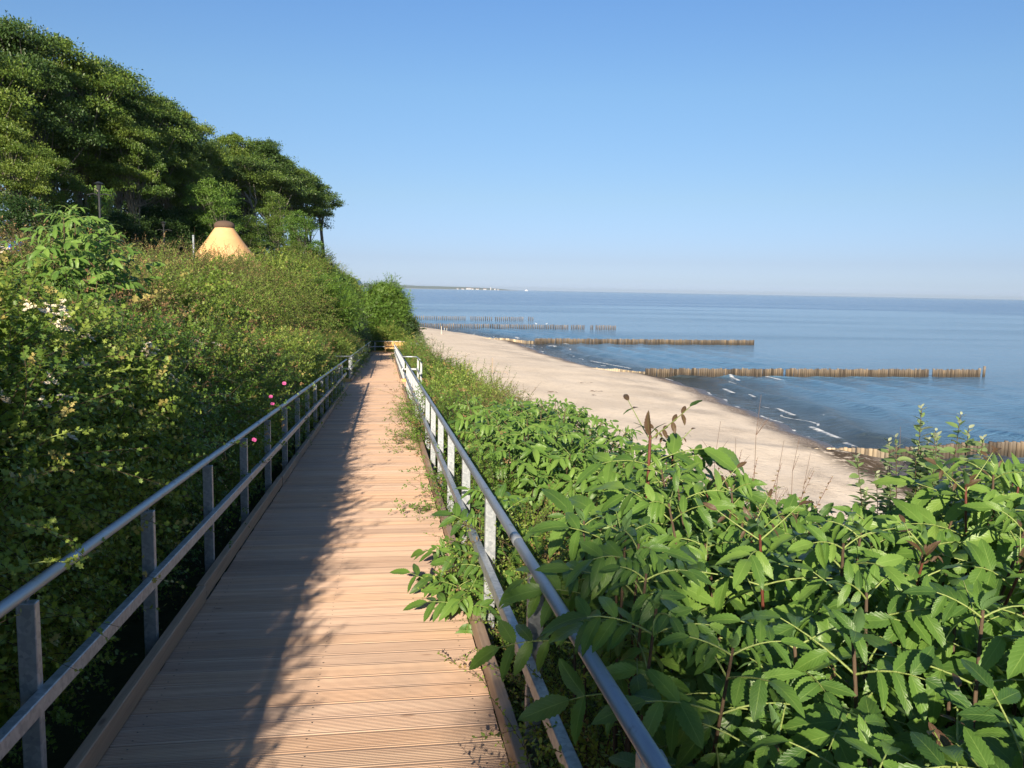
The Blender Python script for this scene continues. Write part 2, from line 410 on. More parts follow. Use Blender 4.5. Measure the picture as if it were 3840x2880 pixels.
GY = np.concatenate([axis_pts([(-60, -10, 3), (-10, 110, .6), (110, 250, 1.5)]), geo_out(250, 5200, 4, 1.2)])
terr = link('beach', grid_mesh('beach', GX, GY, ground, M_sand, {
    'shore': lambda X, Y: xsh(Y) - X,
    'veg': lambda X, Y: smst(9.5, 7.0, X + 2.2 * fbm(X * .3, Y * .3, 3, 21) + np.clip(Y - 60, 0, 60) * .16),
    'weed': weedf}, keep=lambda X, Y: X < xsh(Y) + 12))
tag(terr, kind='structure')

def sea_mat():
    m = NT('sea_water'); geo = m.n('NewGeometry'); pos = geo.outputs['Position']; d = m.attr('off')
    w1 = m.noise(m.mapping(pos, (.55, 1.3, 1), (0, 0, radians(-24))), 1.1, 4, .55)
    w2 = m.noise(m.mapping(pos, (.8, 1.5, 1), (0, 0, radians(-30))), 5.0, 4, .6)
    w3 = m.noise(m.mapping(pos, (.10, .28, 1), (0, 0, radians(-20))), 1.0, 3, .5)
    calm = m.smooth(m.noise(m.mapping(pos, (.0035, .016, 1), (0, 0, radians(-6))), 1.0, 4, .55, .6), .40, .62)
    h = m.math('ADD', m.math('MULTIPLY', w3, 1.1), m.math('ADD', m.math('MULTIPLY', w1, .55), m.math('MULTIPLY', w2, .18)))
    nrm = m.bump(h, m.math('ADD', .45, m.math('MULTIPLY', calm, .55)), .85)
    deep = m.mix(calm, (.12,.235,.35), (.07,.165,.28))
    sxy = m.n('SeparateXYZ'); m.set(sxy.inputs[0], pos); far = m.smooth(m.math('ADD', sxy.outputs[1], m.math('MULTIPLY', m.math('SUBTRACT', calm, .5), 220.0)), 330, 620)     # duller reflection of rippled water put into darker colour and weaker specular
    deep = m.mix(far, deep, (.045,.125,.26))
    c = m.mix(m.smooth(d, 14, 1.5), deep, (.045,.055,.055))
    # foam along breaking crests and the swash line
    pn = m.noise(pos, .16, 3); dn = m.math('ADD', d, m.math('MULTIPLY', m.math('SUBTRACT', pn, .5), 7.0))
    br = m.noise(pos, .21, 2, .5); fi = m.noise(pos, 3.4, 5, .7)
    sw = m.math('MULTIPLY', m.smooth(d, .55, .15), m.smooth(br, .47, .56))
    f = sw
    for dc, wd, th in ((2.4, .30, .54), (5.6, .34, .60)):
        band = m.math('SUBTRACT', 1.0, m.smooth(m.math('ABSOLUTE', m.math('SUBTRACT', dn, dc)), wd * .3, wd))
        f = m.math('MAXIMUM', f, m.math('MULTIPLY', band, m.smooth(br, th, th + .05)))
    f = m.math('MAXIMUM', f, m.attr('foam'))
    f = m.smooth(m.math('MULTIPLY', f, m.math('ADD', .2, fi)), .46, .8)
    c = m.mix(f, c, (.80,.82,.82))
    p = m.bsdf(c, m.math('ADD', .12, m.math('MULTIPLY', f, .6)), normal=nrm)
    p.inputs['IOR'].default_value = 1.22; m.set(p.inputs['Specular IOR Level'], m.math('SUBTRACT', .5, m.math('MULTIPLY', far, .32)))
    return m.done(p.outputs[0])
M_sea = sea_mat()
FO = [((2715,1402),(2770,1428),.55),((2880,1415),(2930,1428),.9),((2715,1460),(2750,1475),.6),((2810,1482),(2830,1490),.45),((2915,1535),(2975,1558),.6),((3045,1605),(3140,1645),.75),
      ((1935,1268),(1945,1272),.9),((2010,1270),(2040,1274),.7),((2105,1287),(2130,1292),.9),((2055,1300),(2085,1304),.6),((2215,1355),(2365,1383),.55),((3170,1668),(3200,1680),.5)]
FOp = [(np.array(onz(*a, 0)[:2]), np.array(onz(*b, 0)[:2]), wd) for a, b, wd in FO]
def foamf(X, Y):
    a = np.zeros_like(X)
    for p, q, wd in FOp:
        L = q - p; t = np.clip(((X - p[0]) * L[0] + (Y - p[1]) * L[1]) / L.dot(L), 0, 1)
        r = np.hypot(X - p[0] - t * L[0], Y - p[1] - t * L[1]); a = np.maximum(a, 1.05 * np.exp(-(r / (wd * .72)) ** 2))
    return a
def seaz(X, Y):
    d = X - xsh(Y); dn = d + 2.6 * fbm(X * .09, Y * .09, 3, 31) * 2
    a = .13 * smst(0, 3, d) * smst(46, 12, d)
    ph = dn * 2 * pi / 5.2; z = a * (np.exp(np.cos(ph) * 1.6) / 2.7 - .45) * (.5 + vnoise(X * .12, Y * .12, 41))
    z = z + .05 * smst(60, 8, d) * fbm(X * .8, Y * 1.4, 3, 51) + .16 * np.minimum(foamf(X, Y), 1) * .8
    return np.where(d < 0, 0.0, z)
SX = np.concatenate([geo_out(0, -3000, 30, 1.5)[::-1], axis_pts([(0, 20, .8), (20, 50, .22), (50, 90, .6)]), geo_out(90, 11000, 1.2, 1.22)])
SY = np.concatenate([axis_pts([(-60, 20, 8), (20, 95, .22), (95, 170, .45), (170, 260, 1.2)]), geo_out(260, 10500, 2.5, 1.22)])
sea = link('sea', grid_mesh('sea', SX, SY, seaz, M_sea, {'off': lambda X, Y: X - xsh(Y), 'foam': foamf}, keep=lambda X, Y: X > xsh(Y) - 6))
tag(sea, kind='structure')

# ------------------------------------------------------------------ boardwalk
XL, XR = -1.11, .48
def build_deck():
    V = []; F = []; A = []; n = 0; PW = .145; y = -3.0; rs = random.Random(3)
    while y < 64.0:
        near = y < 14; r = rs.random(); z0 = zdk(y) + rs.uniform(-.0012, .0012); x0 = XL; x1 = XR
        if 24.9 < y < 27.6: x0, x1 = -2.6, .95          # resting bay
        if y > 59.6: x1 = 2.18
        y1 = y + PW - .006; pr = []
        ng = 9 if near else 6
        pr.append((y, -.028)); pr.append((y, -.003)); pr.append((y + .003, 0))
        if ng:
            a = y + .012; b = y1 - .012; st = (b - a) / ng
            dep = .0034 if rs.random() < .86 else .0014
            for k in range(ng):
                c = a + st * k
                pr += [(c + st * .12, 0), (c + st * .22, -dep), (c + st * .55, -dep), (c + st * .65, 0)]
        pr += [(y1 - .003, 0), (y1, -.003), (y1, -.028)]
        m = len(pr)
        xs = np.linspace(x0 + rs.uniform(-.004, .004), x1 + rs.uniform(-.004, .004), 3)
        for xx in xs:
            for (py, pz) in pr: V.append((xx, py, zdk(py) - zdk(y) + z0 + pz))
        for j in range(2):
            for i in range(m - 1): F.append((n + j*m + i, n + (j+1)*m + i, n + (j+1)*m + i + 1, n + j*m + i + 1))
        A += [r] * (m * 3); n += m * 3; y += PW
    V = np.array(V); V[:, 2] = V[:, 2]
    return np_mesh('boardwalk', V, np.array(F), M_deck, {'rnd': np.array(A)})
tag(link('boardwalk', build_deck()), kind='structure')

def segbox(mb, x0, x1, ya, yb, h0, h1, rnd=0.0, bev=.004):
    """a bar along the ramp between ya and yb, h above the deck"""
    M = Matrix.Translation((0, 0, 0)); za, zb = float(zdk(ya)), float(zdk(yb))
    V = []; 
    n0 = mb.n; mb.bevbox((x0, ya, h0), (x1, yb, h1), bev, rnd)
    P = mb.V[-1]; P[:, 2] += np.interp(P[:, 1], [ya, yb], [za, zb])
kerb = MB(); rs = random.Random(5)
def kerb_run(x0, x1, ya, yb):
    y = ya
    while y < yb - .05:
        e = min(y + 3.9, yb); j = rs.uniform(-.006, .006)
        segbox(kerb, x0 + j, x1 + j, y, e - .008, .004 + rs.uniform(0, .002), .108, rs.random(), .004); y = e
kerb_run(XL - .048, XL + .002, -2.6, 24.9); kerb_run(XR - .002, XR + .048, -1.9, 24.9)
kerb_run(XL - .048, XL + .002, 27.65, 64); kerb_run(XR - .002, XR + .048, 27.65, 59.6)
kerb_run(2.18, 2.23, 59.6, 64); kerb_run(.95, 1.0, 24.9, 27.6); kerb_run(-2.65, -2.6, 24.9, 27.6)
tag(kerb.build('kerb', M_kerb), kind='structure')
sc_ = MB(); rs2 = random.Random(9); y_ = -3.0 + .145 * 30
while y_ < 16:
    for xx in (-1.03, -.32, .40):
        for q in (.035, .108):
            a_ = xx + rs2.uniform(-.006, .006); b__ = y_ + q; zz_ = float(zdk(b__)) + .0012; sc_.add([(a_ + .0042 * cos(t), b__ + .0042 * sin(t), zz_) for t in np.arange(8) * pi / 4], [tuple(range(8))])
    y_ += .145
tag(sc_.build('deck_screws', plain('screw_steel', (.09,.075,.06), .5)), kind='structure')
kf = MB()
def cross(x0, x1, y, w=.05, h1=.112, h0=-.06): kf.bevbox((x0, y, float(zdk(y)) + h0), (x1, y + w, float(zdk(y)) + h1), .004, rs.random())
cross(-2.6, XL - .05, 27.62, h0=.003); cross(XR + .05, .95, 27.62, h0=.003); cross(XL - .04, 2.22, 64.02)
cross(XR + .05, 2.18, 59.55)
tag(kf.build('kerb_end', M_fresh), kind='structure')
bm_ = MB()     # bearers under the deck
for xx in (-1.0, -.35, .35): bm_.box((xx, -3, -.16), (xx + .08, 64, -.03))
for v in bm_.V: v[:, 2] += zdk(v[:, 1])
yy = -2
while yy < 64:
    for xx in (-1.0, .35):
        bm_.box((xx, yy, float(zdk(yy)) - 1.6), (xx + .1, yy + .1, float(zdk(yy)) - .17))
    yy += 2.9
tag(bm_.build('boardwalk_frame', M_kerb), kind='structure')

# railings
def post_mesh():
    mb = MB(); mb.bevbox((-.031, -.012, -.35), (.031, .030, .765), .003)
    return mb.mesh('post', M_steel)
def bracket_mesh(sd):
    mb = MB(); P = [(0, .01, .72), (0, .008, .775), (sd * .01, .005, .795), (sd * .028, 0, .805), (sd * .045, 0, .82), (sd * .05, 0, .842)]
    mb.tube(P, .0065, 6); return mb.mesh('bracket', M_steel, True)
PM = post_mesh(); BL = bracket_mesh(1); BR = bracket_mesh(-1)
def railing(label, xside, ys, runs, sd, extra=None):
    """xside: post x; sd: +1 the path lies to +x"""
    root = empty('railing', (xside, ys[0], float(zdk(ys[0]))), label, 'railing', 'steel railings along the boardwalk')
    ox, oy, oz = root.location
    for (x, y) in [(xside, y) for y in ys] + (extra or []):
        p = link('post', PM, root, (x - ox, y - oy, float(zdk(y)) - oz))
        link('bracket', BL if sd > 0 else BR, p)
    for path in runs:
        for nm, hh in (('handrail', .862), ('midrail', 0.43)):
            mb = MB()
            if nm == 'handrail':
                P = []
                for (x, y) in path: P.append((x + sd * .05 - ox, y - oy, float(zdk(y)) + hh - .021 - oz))
                Q = [P[0]]
                for a, b in zip(P[:-1], P[1:]):
                    a = np.array(a); b = np.array(b); L = np.linalg.norm(b - a); k = max(2, int(L / 3))
                    for t in np.linspace(0, 1, k + 1)[1:]: Q.append(tuple(a + (b - a) * t))
                mb.tube(Q, .0212, 12)
                y = path[0][1] + 3.1
                if len(path) == 2 and abs(path[1][1] - path[0][1]) > 6:
                    d = (np.array(P[1]) - np.array(P[0])); d /= np.linalg.norm(d); L = np.linalg.norm(np.array(P[1]) - np.array(P[0])); t = 3.9
                    while t < L: mb.tube([np.array(P[0]) + d * (t - .05), np.array(P[0]) + d * (t + .05)], .0228, 12); t += 5.8
                mb.build(nm, M_tube, root, smooth=True)
            else:
                for a, b in zip(path[:-1], path[1:]):
                    A = Vector((a[0] - ox, a[1] - oy, float(zdk(a[1])) + hh - oz)); B = Vector((b[0] - ox, b[1] - oy, float(zdk(b[1])) + hh - oz))
                    D = B - A; M = Matrix.Translation(A) @ D.to_track_quat('Y', 'Z').to_matrix().to_4x4()
                    c = sd * .047 if abs(D.y) > abs(D.x) else 0
                    mb.bevbox((c - .02, 0, -.03), (c + .02, D.length, .03), .003, M=M)
                mb.build(nm, M_steel, root)
    return root
yl = [-1.4 + 1.44 * k for k in range(18)]                     # near left: up to the bay
LX, RX = -1.205, .585
railing('left galvanised railing running down the near ramp beside the hawthorn hedge', LX, [y for y in yl if y < 24.5],
        [[(LX, -2.0), (LX, 24.7)]], 1)
railing('left galvanised railing stepping around the resting bay and on to the far platform', LX, [28.0 + 1.44 * k for k in range(25)],
        [[(-2.7, 24.8), (-2.7, 27.68), (LX, 27.68), (LX, 63.9)]], 1, extra=[(-2.7, 25.2), (-2.7, 27.7), (-1.95, 27.7)])
railing('right galvanised railing of the near ramp overgrown by elder leaves on the beach side', RX, [.22 + 1.44 * k for k in range(17)],
        [[(RX, -.6), (RX, 24.7)]], -1)
railing('right galvanised railing beyond the resting bay above the beach shrubs', RX, [28.0 + 1.44 * k for k in range(22)],
        [[(1.05, 24.8), (1.05, 27.68), (RX, 27.68), (RX, 59.4)]], -1, extra=[(1.05, 25.2), (1.05, 27.7)])
railing('galvanised railing closing the far end of the boardwalk behind the yellow bench', 2.28, [59.6, 61.0, 62.4, 63.9],
        [[(2.28, 59.5), (2.28, 64.12), (-1.2, 64.12)]], -1, extra=[(-.85, 64.15), (.6, 64.15), (1.9, 64.15)])

# bench on the end platform
zb = float(zdk(63.2))
bench = empty('bench', (.7, 63.3, zb), 'bright yellow new timber bench at the far end of the boardwalk', 'bench')
b = MB()
for k in range(3): b.bevbox((-.85, .20 + .02*k, .50 + k*.125), (.85, .235 + .02*k, .615 + k*.125), .004, rs.random())
b.build('backrest', M_fresh, bench)
b = MB()
for k in range(4): b.bevbox((-.85, -.27 + k*.115, .42), (.85, -.165 + k*.115, .455), .004, rs.random())
b.bevbox((-.85, -.285, .33), (.85, -.272, .45), .003, .4)
b.build('seat', M_fresh, bench)
for sx in (-.80, .72):
    b = MB(); b.bevbox((sx, -.25, 0.003), (sx + .08, -.17, .418), .004, .3); b.bevbox((sx, .14, .003), (sx + .08, .196, .86), .004, .6); b.bevbox((sx + .01, -.168, .30), (sx + .07, .138, .40), .004, .2)
    b.build('leg', M_fresh, bench)

# ------------------------------------------------------------------ groynes
def pile_mat():
    m = NT('weathered_groyne_timber'); geo = m.n('NewGeometry'); sx = m.n('SeparateXYZ'); m.set(sx.inputs[0], geo.outputs['Position'])
    tc = m.n('TexCoord').outputs['Object']; oi = m.n('ObjectInfo').outputs['Random']
    n = m.noise(m.mapping(geo.outputs['Position'], (6, 6, 1.2)), 2.5, 6, .65)
    z = m.math('ADD', sx.outputs[2], m.math('MULTIPLY', m.math('SUBTRACT', n, .5), .35))
    c = m.ramp(z, [(0.0, (.03,.026,.018)), (.34, (.055,.044,.028)), (.55, (.12,.095,.065)), (.85, (.155,.13,.10)), (1.0, (.21,.18,.145))])
    dry = m.smooth(m.attr('rnd'), .5, 1.0)
    c = m.mix(dry, c, (.60,.50,.35))
    vr = m.math('FRACT', m.math('ADD', m.math('MULTIPLY', m.attr('rnd'), 7.13), m.math('MULTIPLY', oi, 3.7)))
    c = m.mix(1.0, c, m.ramp(vr, [(0, (.25,.24,.23)), (.3, (.6,.6,.62)), (.7, (.9,.9,.9)), (1, (1.3,1.2,1.05))]), 'MULTIPLY')
    c = m.mix(m.math('MULTIPLY', oi, .55), c, m.mix(.5, c, (.16,.12,.09)))
    c = m.mix(m.math('MULTIPLY', m.smooth(n, .55, .8), .5), c, (.20,.15,.10))
    return m.done(m.bsdf(c, .8, normal=m.bump(n, .5, .03)).outputs[0])
M_pile = pile_mat()
def pile_var(seed, dry, h=2.6):
    r = random.Random(seed); mb = MB(); P = []; R = []
    bx, by = r.uniform(-.012, .012), r.uniform(-.012, .012)
    for k in range(5):
        t = k / 4; P.append((bx * t, by * t, -h + h * t * .985)); R.append(.128 + r.uniform(-.007, .007))
    P.append((bx, by, 0)); R.append(.108)
    mb.tube(P, R, 9); mb.A = [np.full(mb.n, dry)]
    mb.V[0][:, 0] *= 1 + r.uniform(-.06, .06); top = mb.V[0][-9:]; top[:, 2] += r.uniform(-.02, .02) + top[:, 0] * r.uniform(-.2, .2)
    return mb.mesh('pile', M_pile)
PV = [pile_var(k, 0.0) for k in range(6)]; PVD = [pile_var(20 + k, 1.0) for k in range(3)]; PVM = [pile_var(30 + k, .74) for k in range(3)]
def groyne(Yf, x0, x1, step, label, gaps=(), dryto=0, ztop=.95, dens=1.0, endpost=None, seed=0):
    r = random.Random(seed); root = empty('groyne', (x0, Yf(x0), 0), label, 'groyne', 'timber pile groynes running into the sea')
    xs = []; x = x0
    while x < x1:
        if not any(a < x < b for a, b in gaps) and r.random() < dens: xs.append(x)
        x += step * r.uniform(.93, 1.07)
    keep = set(range(len(xs))) if len(xs) <= 100 else set(range(100))
    merged = MB()
    for i, x in enumerate(xs):
        y = Yf(x) + r.uniform(-.03, .03); zt = (ztop(x) if callable(ztop) else ztop) + r.uniform(-.09, .07)
        if x < dryto: zt = min(zt, float(beachz(x, y)) + .32 + .12 * max(0, (x - dryto + 5)) / 2)
        pv = r.choice(PVD if x < dryto - 3 else (PVM if x < dryto else PV))
        loc = (x - root.location.x, y - root.location.y, zt); rz = r.uniform(0, 6.28)
        if i in keep: link('pile', pv, root, loc, (r.uniform(-.02, .02), r.uniform(-.02, .02), rz))
        else:
            V = np.empty(len(pv.vertices) * 3); pv.vertices.foreach_get('co', V); V = V.reshape(-1, 3)
            c, s_ = cos(rz), sin(rz); V = np.stack([V[:, 0]*c - V[:, 1]*s_, V[:, 0]*s_ + V[:, 1]*c, V[:, 2]], 1) + np.array(loc)
            merged.add(V, [tuple(p.vertices) for p in pv.polygons], r.random() * .45)
    if merged.n: tag(merged.build('pile', M_pile, root), kind='stuff')
    if endpost:
        for ex, ez in endpost: link('end_post', PV[1], root, (ex - root.location.x, Yf(ex) - root.location.y, ez), (0.02, 0.03, 0), (1.15, 1.15, 1))
    return root
G2G = aty(2935, 1400, 90.3)[0]; G2H = aty(3477, 1400, 90.5)[0]; G2E = aty(3668, 1400, 90.5)[0]
groyne(lambda x: 44.4 + (x - 28) * .0, 17.0, 46, .262, 'nearest pile groyne reaching in from the right edge of the photo', dryto=29.5, ztop=lambda x: .62 + .3 * smst(29.5, 36, x), seed=1)
groyne(lambda x: 89.9 + (x - 30) * .012, 22.5, G2E, .262, 'second groyne from the viewer with a broken gap and a lone dark end post', gaps=((G2G, G2G + .25), (G2H, G2H + .55)),
       dryto=29.0, endpost=((G2E + .1, 1.1), (G2E + .75, 1.35)), seed=2)
groyne(lambda x: 145.3 + (x - 30) * .03, 17, 68, .27, 'third groyne from the viewer, dark and unbroken from the sand bulge outward', dryto=26, seed=3)
groyne(lambda x: 199.3 + (x - 30) * .04, 3, 56.5, .45, 'fourth groyne from the viewer with gaps near its seaward end and gulls on top', gaps=((44.2, 45.0), (48.4, 49.6), (50.6, 51.2)), dryto=0, seed=4, ztop=1.1)
groyne(lambda x: 248.5 + (x - 7) * .11, 3, 45, .62, 'farthest groyne of widely spaced piles beyond the shore bend', gaps=((23.8, 24.8), (32, 32.5), (42, 42.8)), seed=5, ztop=1.2)

# ------------------------------------------------------------------ leaf templates
def T_quad(L=1, W=.5, fold=.12, bend=-.1):      # 6-vert simple leaf
    V = [(0,0,0), (.45*L, W/2, fold*W), (.45*L, 0, 0), (.45*L, -W/2, fold*W), (L, 0, bend*L)]
    return np.array(V), [(0,2,1), (0,3,2), (1,2,4), (2,3,4)]
def T_lobed():
    o = [(0,0),(.18,.08),(.28,.36),(.42,.30),(.50,.14),(.62,.34),(.78,.24),(.76,.12),(1,0)]
    V = [(x, 0, -.06*x*x) for x in (0,.25,.5,.75,1.0)]
    up = [(x, y, .25*y - .05*x*x) for x, y in o[1:-1]]; dn = [(x, -y, z) for x, y, z in up]
    V += up + dn; U = 5; D = 12
    F = [(0,1,U+0),(U+0,1,U+1),(1,2,U+3),(U+1,1,U+2),(U+2,1,U+3),(U+3,2,U+4),(U+4,2,U+5),(2,3,U+6),(U+5,2,U+6),(U+6,3,4)]
    F2 = [tuple((i + 7 if i >= 5 else i) for i in f)[::-1] for f in F]
    return np.array(V), F + F2
def T_ovate(n=5, W=.5, fold=.16, bend=.12, tip=1.0):
    V = []; F = []
    for i in range(n + 1):
        t = i / n; wd = W / 2 * (sin(pi * t ** .8)) ** .8 if 0 < t < 1 else .0
        z = -bend * t * t; V += [(t, wd, z + fold * wd), (t, 0, z), (t, -wd, z + fold * wd)]
    for i in range(n):
        a = 3 * i; F += [(a, a+1, a+4, a+3), (a+1, a+2, a+5, a+4)]
    return np.array(V), F
def T_elder(bend=.25, fold=.22, W=.40, seed=0, n=19):
    r = random.Random(seed); V = []; F = []; UV = []
    for i in range(n + 1):
        t = i / n
        wd = W / 2 * (t ** .62) * (1 - t) ** .82 * 2.62 if t > 0 else 0.012
        wd = max(wd, .004)
        if 0 < i < n: wd *= 1.06 if i % 2 else .90
        z = -bend * t ** 1.8; x = t - .12 * bend * t * t; wav = .012 * sin(t * 15 + r.random() * .5)
        for k, q in enumerate((1, .5, 0, -.5, -1)):
            V.append((x, wd * q, z + fold * wd * abs(q) ** 1.1 + wav * abs(q) * (1 if q > 0 else -.6))); UV.append((t, q))
    for i in range(n):
        a = 5 * i
        for k in range(4): F.append((a + k, a + k + 1, a + 6 + k, a + 5 + k))
    return np.array(V), F, np.array(UV)

def frames(D, N):
    """orthonormal frames with x along D, z near N"""
    D = D / (np.linalg.norm(D, axis=1)[:, None] + 1e-9)
    Y = np.cross(N, D); Y /= np.linalg.norm(Y, axis=1)[:, None] + 1e-9
    Z = np.cross(D, Y); return np.stack([D, Y, Z], 2)
def inst(T, P, Fr, sc, rnd, uv=None):
    V, F = T[0], T[1]; n = len(P); nv = len(V)
    W = np.einsum('nij,vj->nvi', Fr, V) * np.asarray(sc)[:, None, None] + P[:, None, :]
    byk = {}
    for f in F: byk.setdefault(len(f), []).append(f)
    Fs = [(np.array(fl)[None] + (np.arange(n) * nv)[:, None, None]).reshape(-1, k) for k, fl in byk.items()]
    return W.reshape(-1, 3), Fs, np.repeat(rnd, nv)
class Cloud:
    """leaf cloud of several templates plus twig tubes"""
    def __init__(s): s.V = []; s.F = {}; s.A = []; s.n = 0; s.UV = []
    def add(s, V, Fs, A, UV=None):
        for f in Fs: s.F.setdefault(f.shape[1], []).append(f + s.n)
        s.V.append(V); s.A.append(A); s.n += len(V); s.UV.append(UV if UV is not None else np.zeros((len(V), 2)))
    def leaves(s, T, P, D, N, sc, rnd):
        P = np.asarray(P, float); V, Fs, A = inst(T, P, frames(np.asarray(D, float), np.asarray(N, float)), sc, np.asarray(rnd, float))
        s.add(V, Fs, A, np.tile(T[2], (len(P), 1)) if len(T) > 2 else None)
    def mesh(s, name, mat, smooth=True):
        return np_mesh(name, np.concatenate(s.V), [np.concatenate(f) for f in s.F.values()], mat, {'rnd': np.concatenate(s.A)}, smooth, np.concatenate(s.UV))

def unit(n, up=0.0):
    v = rng.normal(size=(n, 3)); v /= np.linalg.norm(v, axis=1)[:, None]; v[:, 2] += up
    return v / np.linalg.norm(v, axis=1)[:, None]
TL_lob = T_lobed(); TL_ov = T_ovate(3, .52); TL_ov2 = T_ovate(4, .36, bend=.2); TL_q = T_quad(1, .62)

def branch_clump(R=.5, shoots=80, per=22, leaf=.046, T=TL_lob, mat=L_haw, tipfrac=.0, up=.25, droop=.15, pinn=0, seed=0, long_=0, slen=(.22, .46), twig=True, gaps=.35):
    """a leafy branch: shoots spreading from a centre, leaves set along each shoot"""
    global rng
    rng = np.random.default_rng(seed + 100)
    c = Cloud(); tw = MB()
    dirs = unit(shoots, up); lens = rng.uniform(slen[0], slen[1], shoots)
    starts = dirs * (R * rng.uniform(.15, .7, shoots) ** .7)[:, None] + rng.normal(size=(shoots, 3)) * R * .14
    # make the outline uneven: some sectors sparse
    hole = unit(5); w8 = np.max(dirs @ hole.T, axis=1); lens = lens * np.where(w8 > .9, gaps, 1)
    P = []; D = []; N = []; Sx = []; Rn = []
    for i in range(shoots + long_):
        if i < shoots: d = dirs[i]; L = lens[i]; st = starts[i]; np_ = per
        else:
            d = unit(1, .9)[0]; L = rng.uniform(.45, .75); st = d * R * .5; np_ = int(per * 1.2)
        side = np.cross(d, [0, 0, 1.0]); side /= np.linalg.norm(side) + 1e-6
        curve = rng.normal(size=3) * .18; curve[2] -= droop
        tt = np.linspace(.05, 1, np_); base_r = rng.random()
        if twig:
            q = np.linspace(0, 1, 4); tw.tube(st + d * (L * q)[:, None] + curve * (L * q ** 2)[:, None], np.linspace(.003, .001, 4), 3, cap=False)
        for k, t in enumerate(tt):
            p = st + d * L * t + curve * L * t * t; ph = k * 2.4 + base_r * 6
            a = side * cos(ph) + np.cross(d, side) * sin(ph)
            ld = d * .5 + a * .85 + np.array([0, 0, .05]) + rng.normal(size=3) * .25
            nn = np.array([-.12, -.55, .75]) + d * .45 + rng.normal(size=3) * .45
            tipy = tipfrac > 0 and t > .72 and (base_r < tipfrac or i >= shoots)
            if pinn:      # small pinnate leaf: pairs of leaflets on a rachis
                ld /= np.linalg.norm(ld); s2 = np.cross(nn, ld); s2 /= np.linalg.norm(s2) + 1e-6; rl = leaf * pinn * 1.0
                for q in range(pinn):
                    for sg in (-1, 1):
                        P.append(p + ld * rl * (.3 + .6 * q / pinn)); D.append(s2 * sg + ld * .5); N.append(nn + rng.normal(size=3) * .2); Sx.append(leaf * rng.uniform(.8, 1.15)); Rn.append(1.5 if tipy else (base_r * .6 + rng.random() * .4) * .98)
                P.append(p + ld * rl); D.append(ld); N.append(nn); Sx.append(leaf * 1.1); Rn.append(1.5 if tipy else (base_r * .6 + rng.random() * .4) * .98)
            else:
                P.append(p); D.append(ld); N.append(nn); Sx.append(leaf * rng.uniform(.65, 1.25) * (1 - .35 * (t > .9))); Rn.append(1.5 if tipy else (base_r * .6 + rng.random() * .4) * .98)
    c.leaves(T, P, D, N, np.array(Sx), np.array(Rn))
    me = c.mesh('leafy_branch', mat)
    if twig:
        # twigs share the mesh through a second material slot
        tv = np.concatenate(tw.V)
        me2 = tw.mesh('twigs', M_twig)
        me = join_meshes([me, me2], 'leafy_branch', [mat, M_twig])
    return me
def join_meshes(ms, name, mats):
    V = []; Fd = {}; A = []; UV = []; n = 0
    mi = {}
    for k, me in enumerate(ms):
        v = np.empty(len(me.vertices) * 3, np.float32); me.vertices.foreach_get('co', v); v = v.reshape(-1, 3)
        a = np.empty(len(v), np.float32); me.attributes['rnd'].data.foreach_get('value', a)
        li = np.empty(len(me.loops), np.int32); me.loops.foreach_get('vertex_index', li)
        tot = np.empty(len(me.polygons), np.int32); me.polygons.foreach_get('loop_total', tot)
        st = np.empty(len(me.polygons), np.int32); me.polygons.foreach_get('loop_start', st)
        uvl = np.zeros((len(v), 2), np.float32)
        if me.uv_layers:
            u = np.empty(len(me.loops) * 2, np.float32); me.uv_layers[0].data.foreach_get('uv', u); uvl[li] = u.reshape(-1, 2)
        for kk in np.unique(tot):
            s_ = st[tot == kk]; f = li[s_[:, None] + np.arange(kk)[None]] + n
            Fd.setdefault((k, int(kk)), []).append(f)
        V.append(v); A.append(a); UV.append(uvl); n += len(v)
    Fs = []; M = []
    for (k, kk), fl in Fd.items():
        f = np.concatenate(fl); Fs.append(f); M.append(np.full(len(f), k, np.int32))
    out = np_mesh(name, np.concatenate(V), Fs, None, {'rnd': np.concatenate(A)}, True, np.concatenate(UV))
    for m in mats: out.materials.append(m)
    mm = np.concatenate(M)
    if len(mm) == len(out.polygons): out.polygons.foreach_set('material_index', mm)
    for me in ms: bpy.data.meshes.remove(me)
    return out

HAW = [branch_clump(seed=k, tipfrac=.07, long_=1) for k in range(4)]
ROSE = [branch_clump(seed=10 + k, T=TL_ov, mat=L_rose, leaf=.026, per=9, pinn=2, shoots=80, tipfrac=.12, long_=2) for k in range(3)]
BRAM = [branch_clump(seed=20 + k, T=TL_ov, mat=L_lite, leaf=.03, per=20, shoots=75, tipfrac=.2, long_=2) for k in range(3)]
BROWN = [branch_clump(seed=30 + k, T=TL_ov2, mat=L_brown, leaf=.034, per=18, shoots=80, tipfrac=.35, up=.8, long_=10) for k in range(3)]
ASH = [branch_clump(seed=40 + k, T=TL_ov2, mat=L_ash, leaf=.055, per=6, pinn=3, shoots=60, droop=.5) for k in range(3)]
WILL = [branch_clump(seed=50 + k, T=TL_ov2, mat=L_will, leaf=.045, per=18, shoots=60, up=.5) for k in range(2)]
DARK = [branch_clump(seed=60 + k, T=TL_ov, mat=L_dark, leaf=.06, per=18, shoots=60) for k in range(3)]

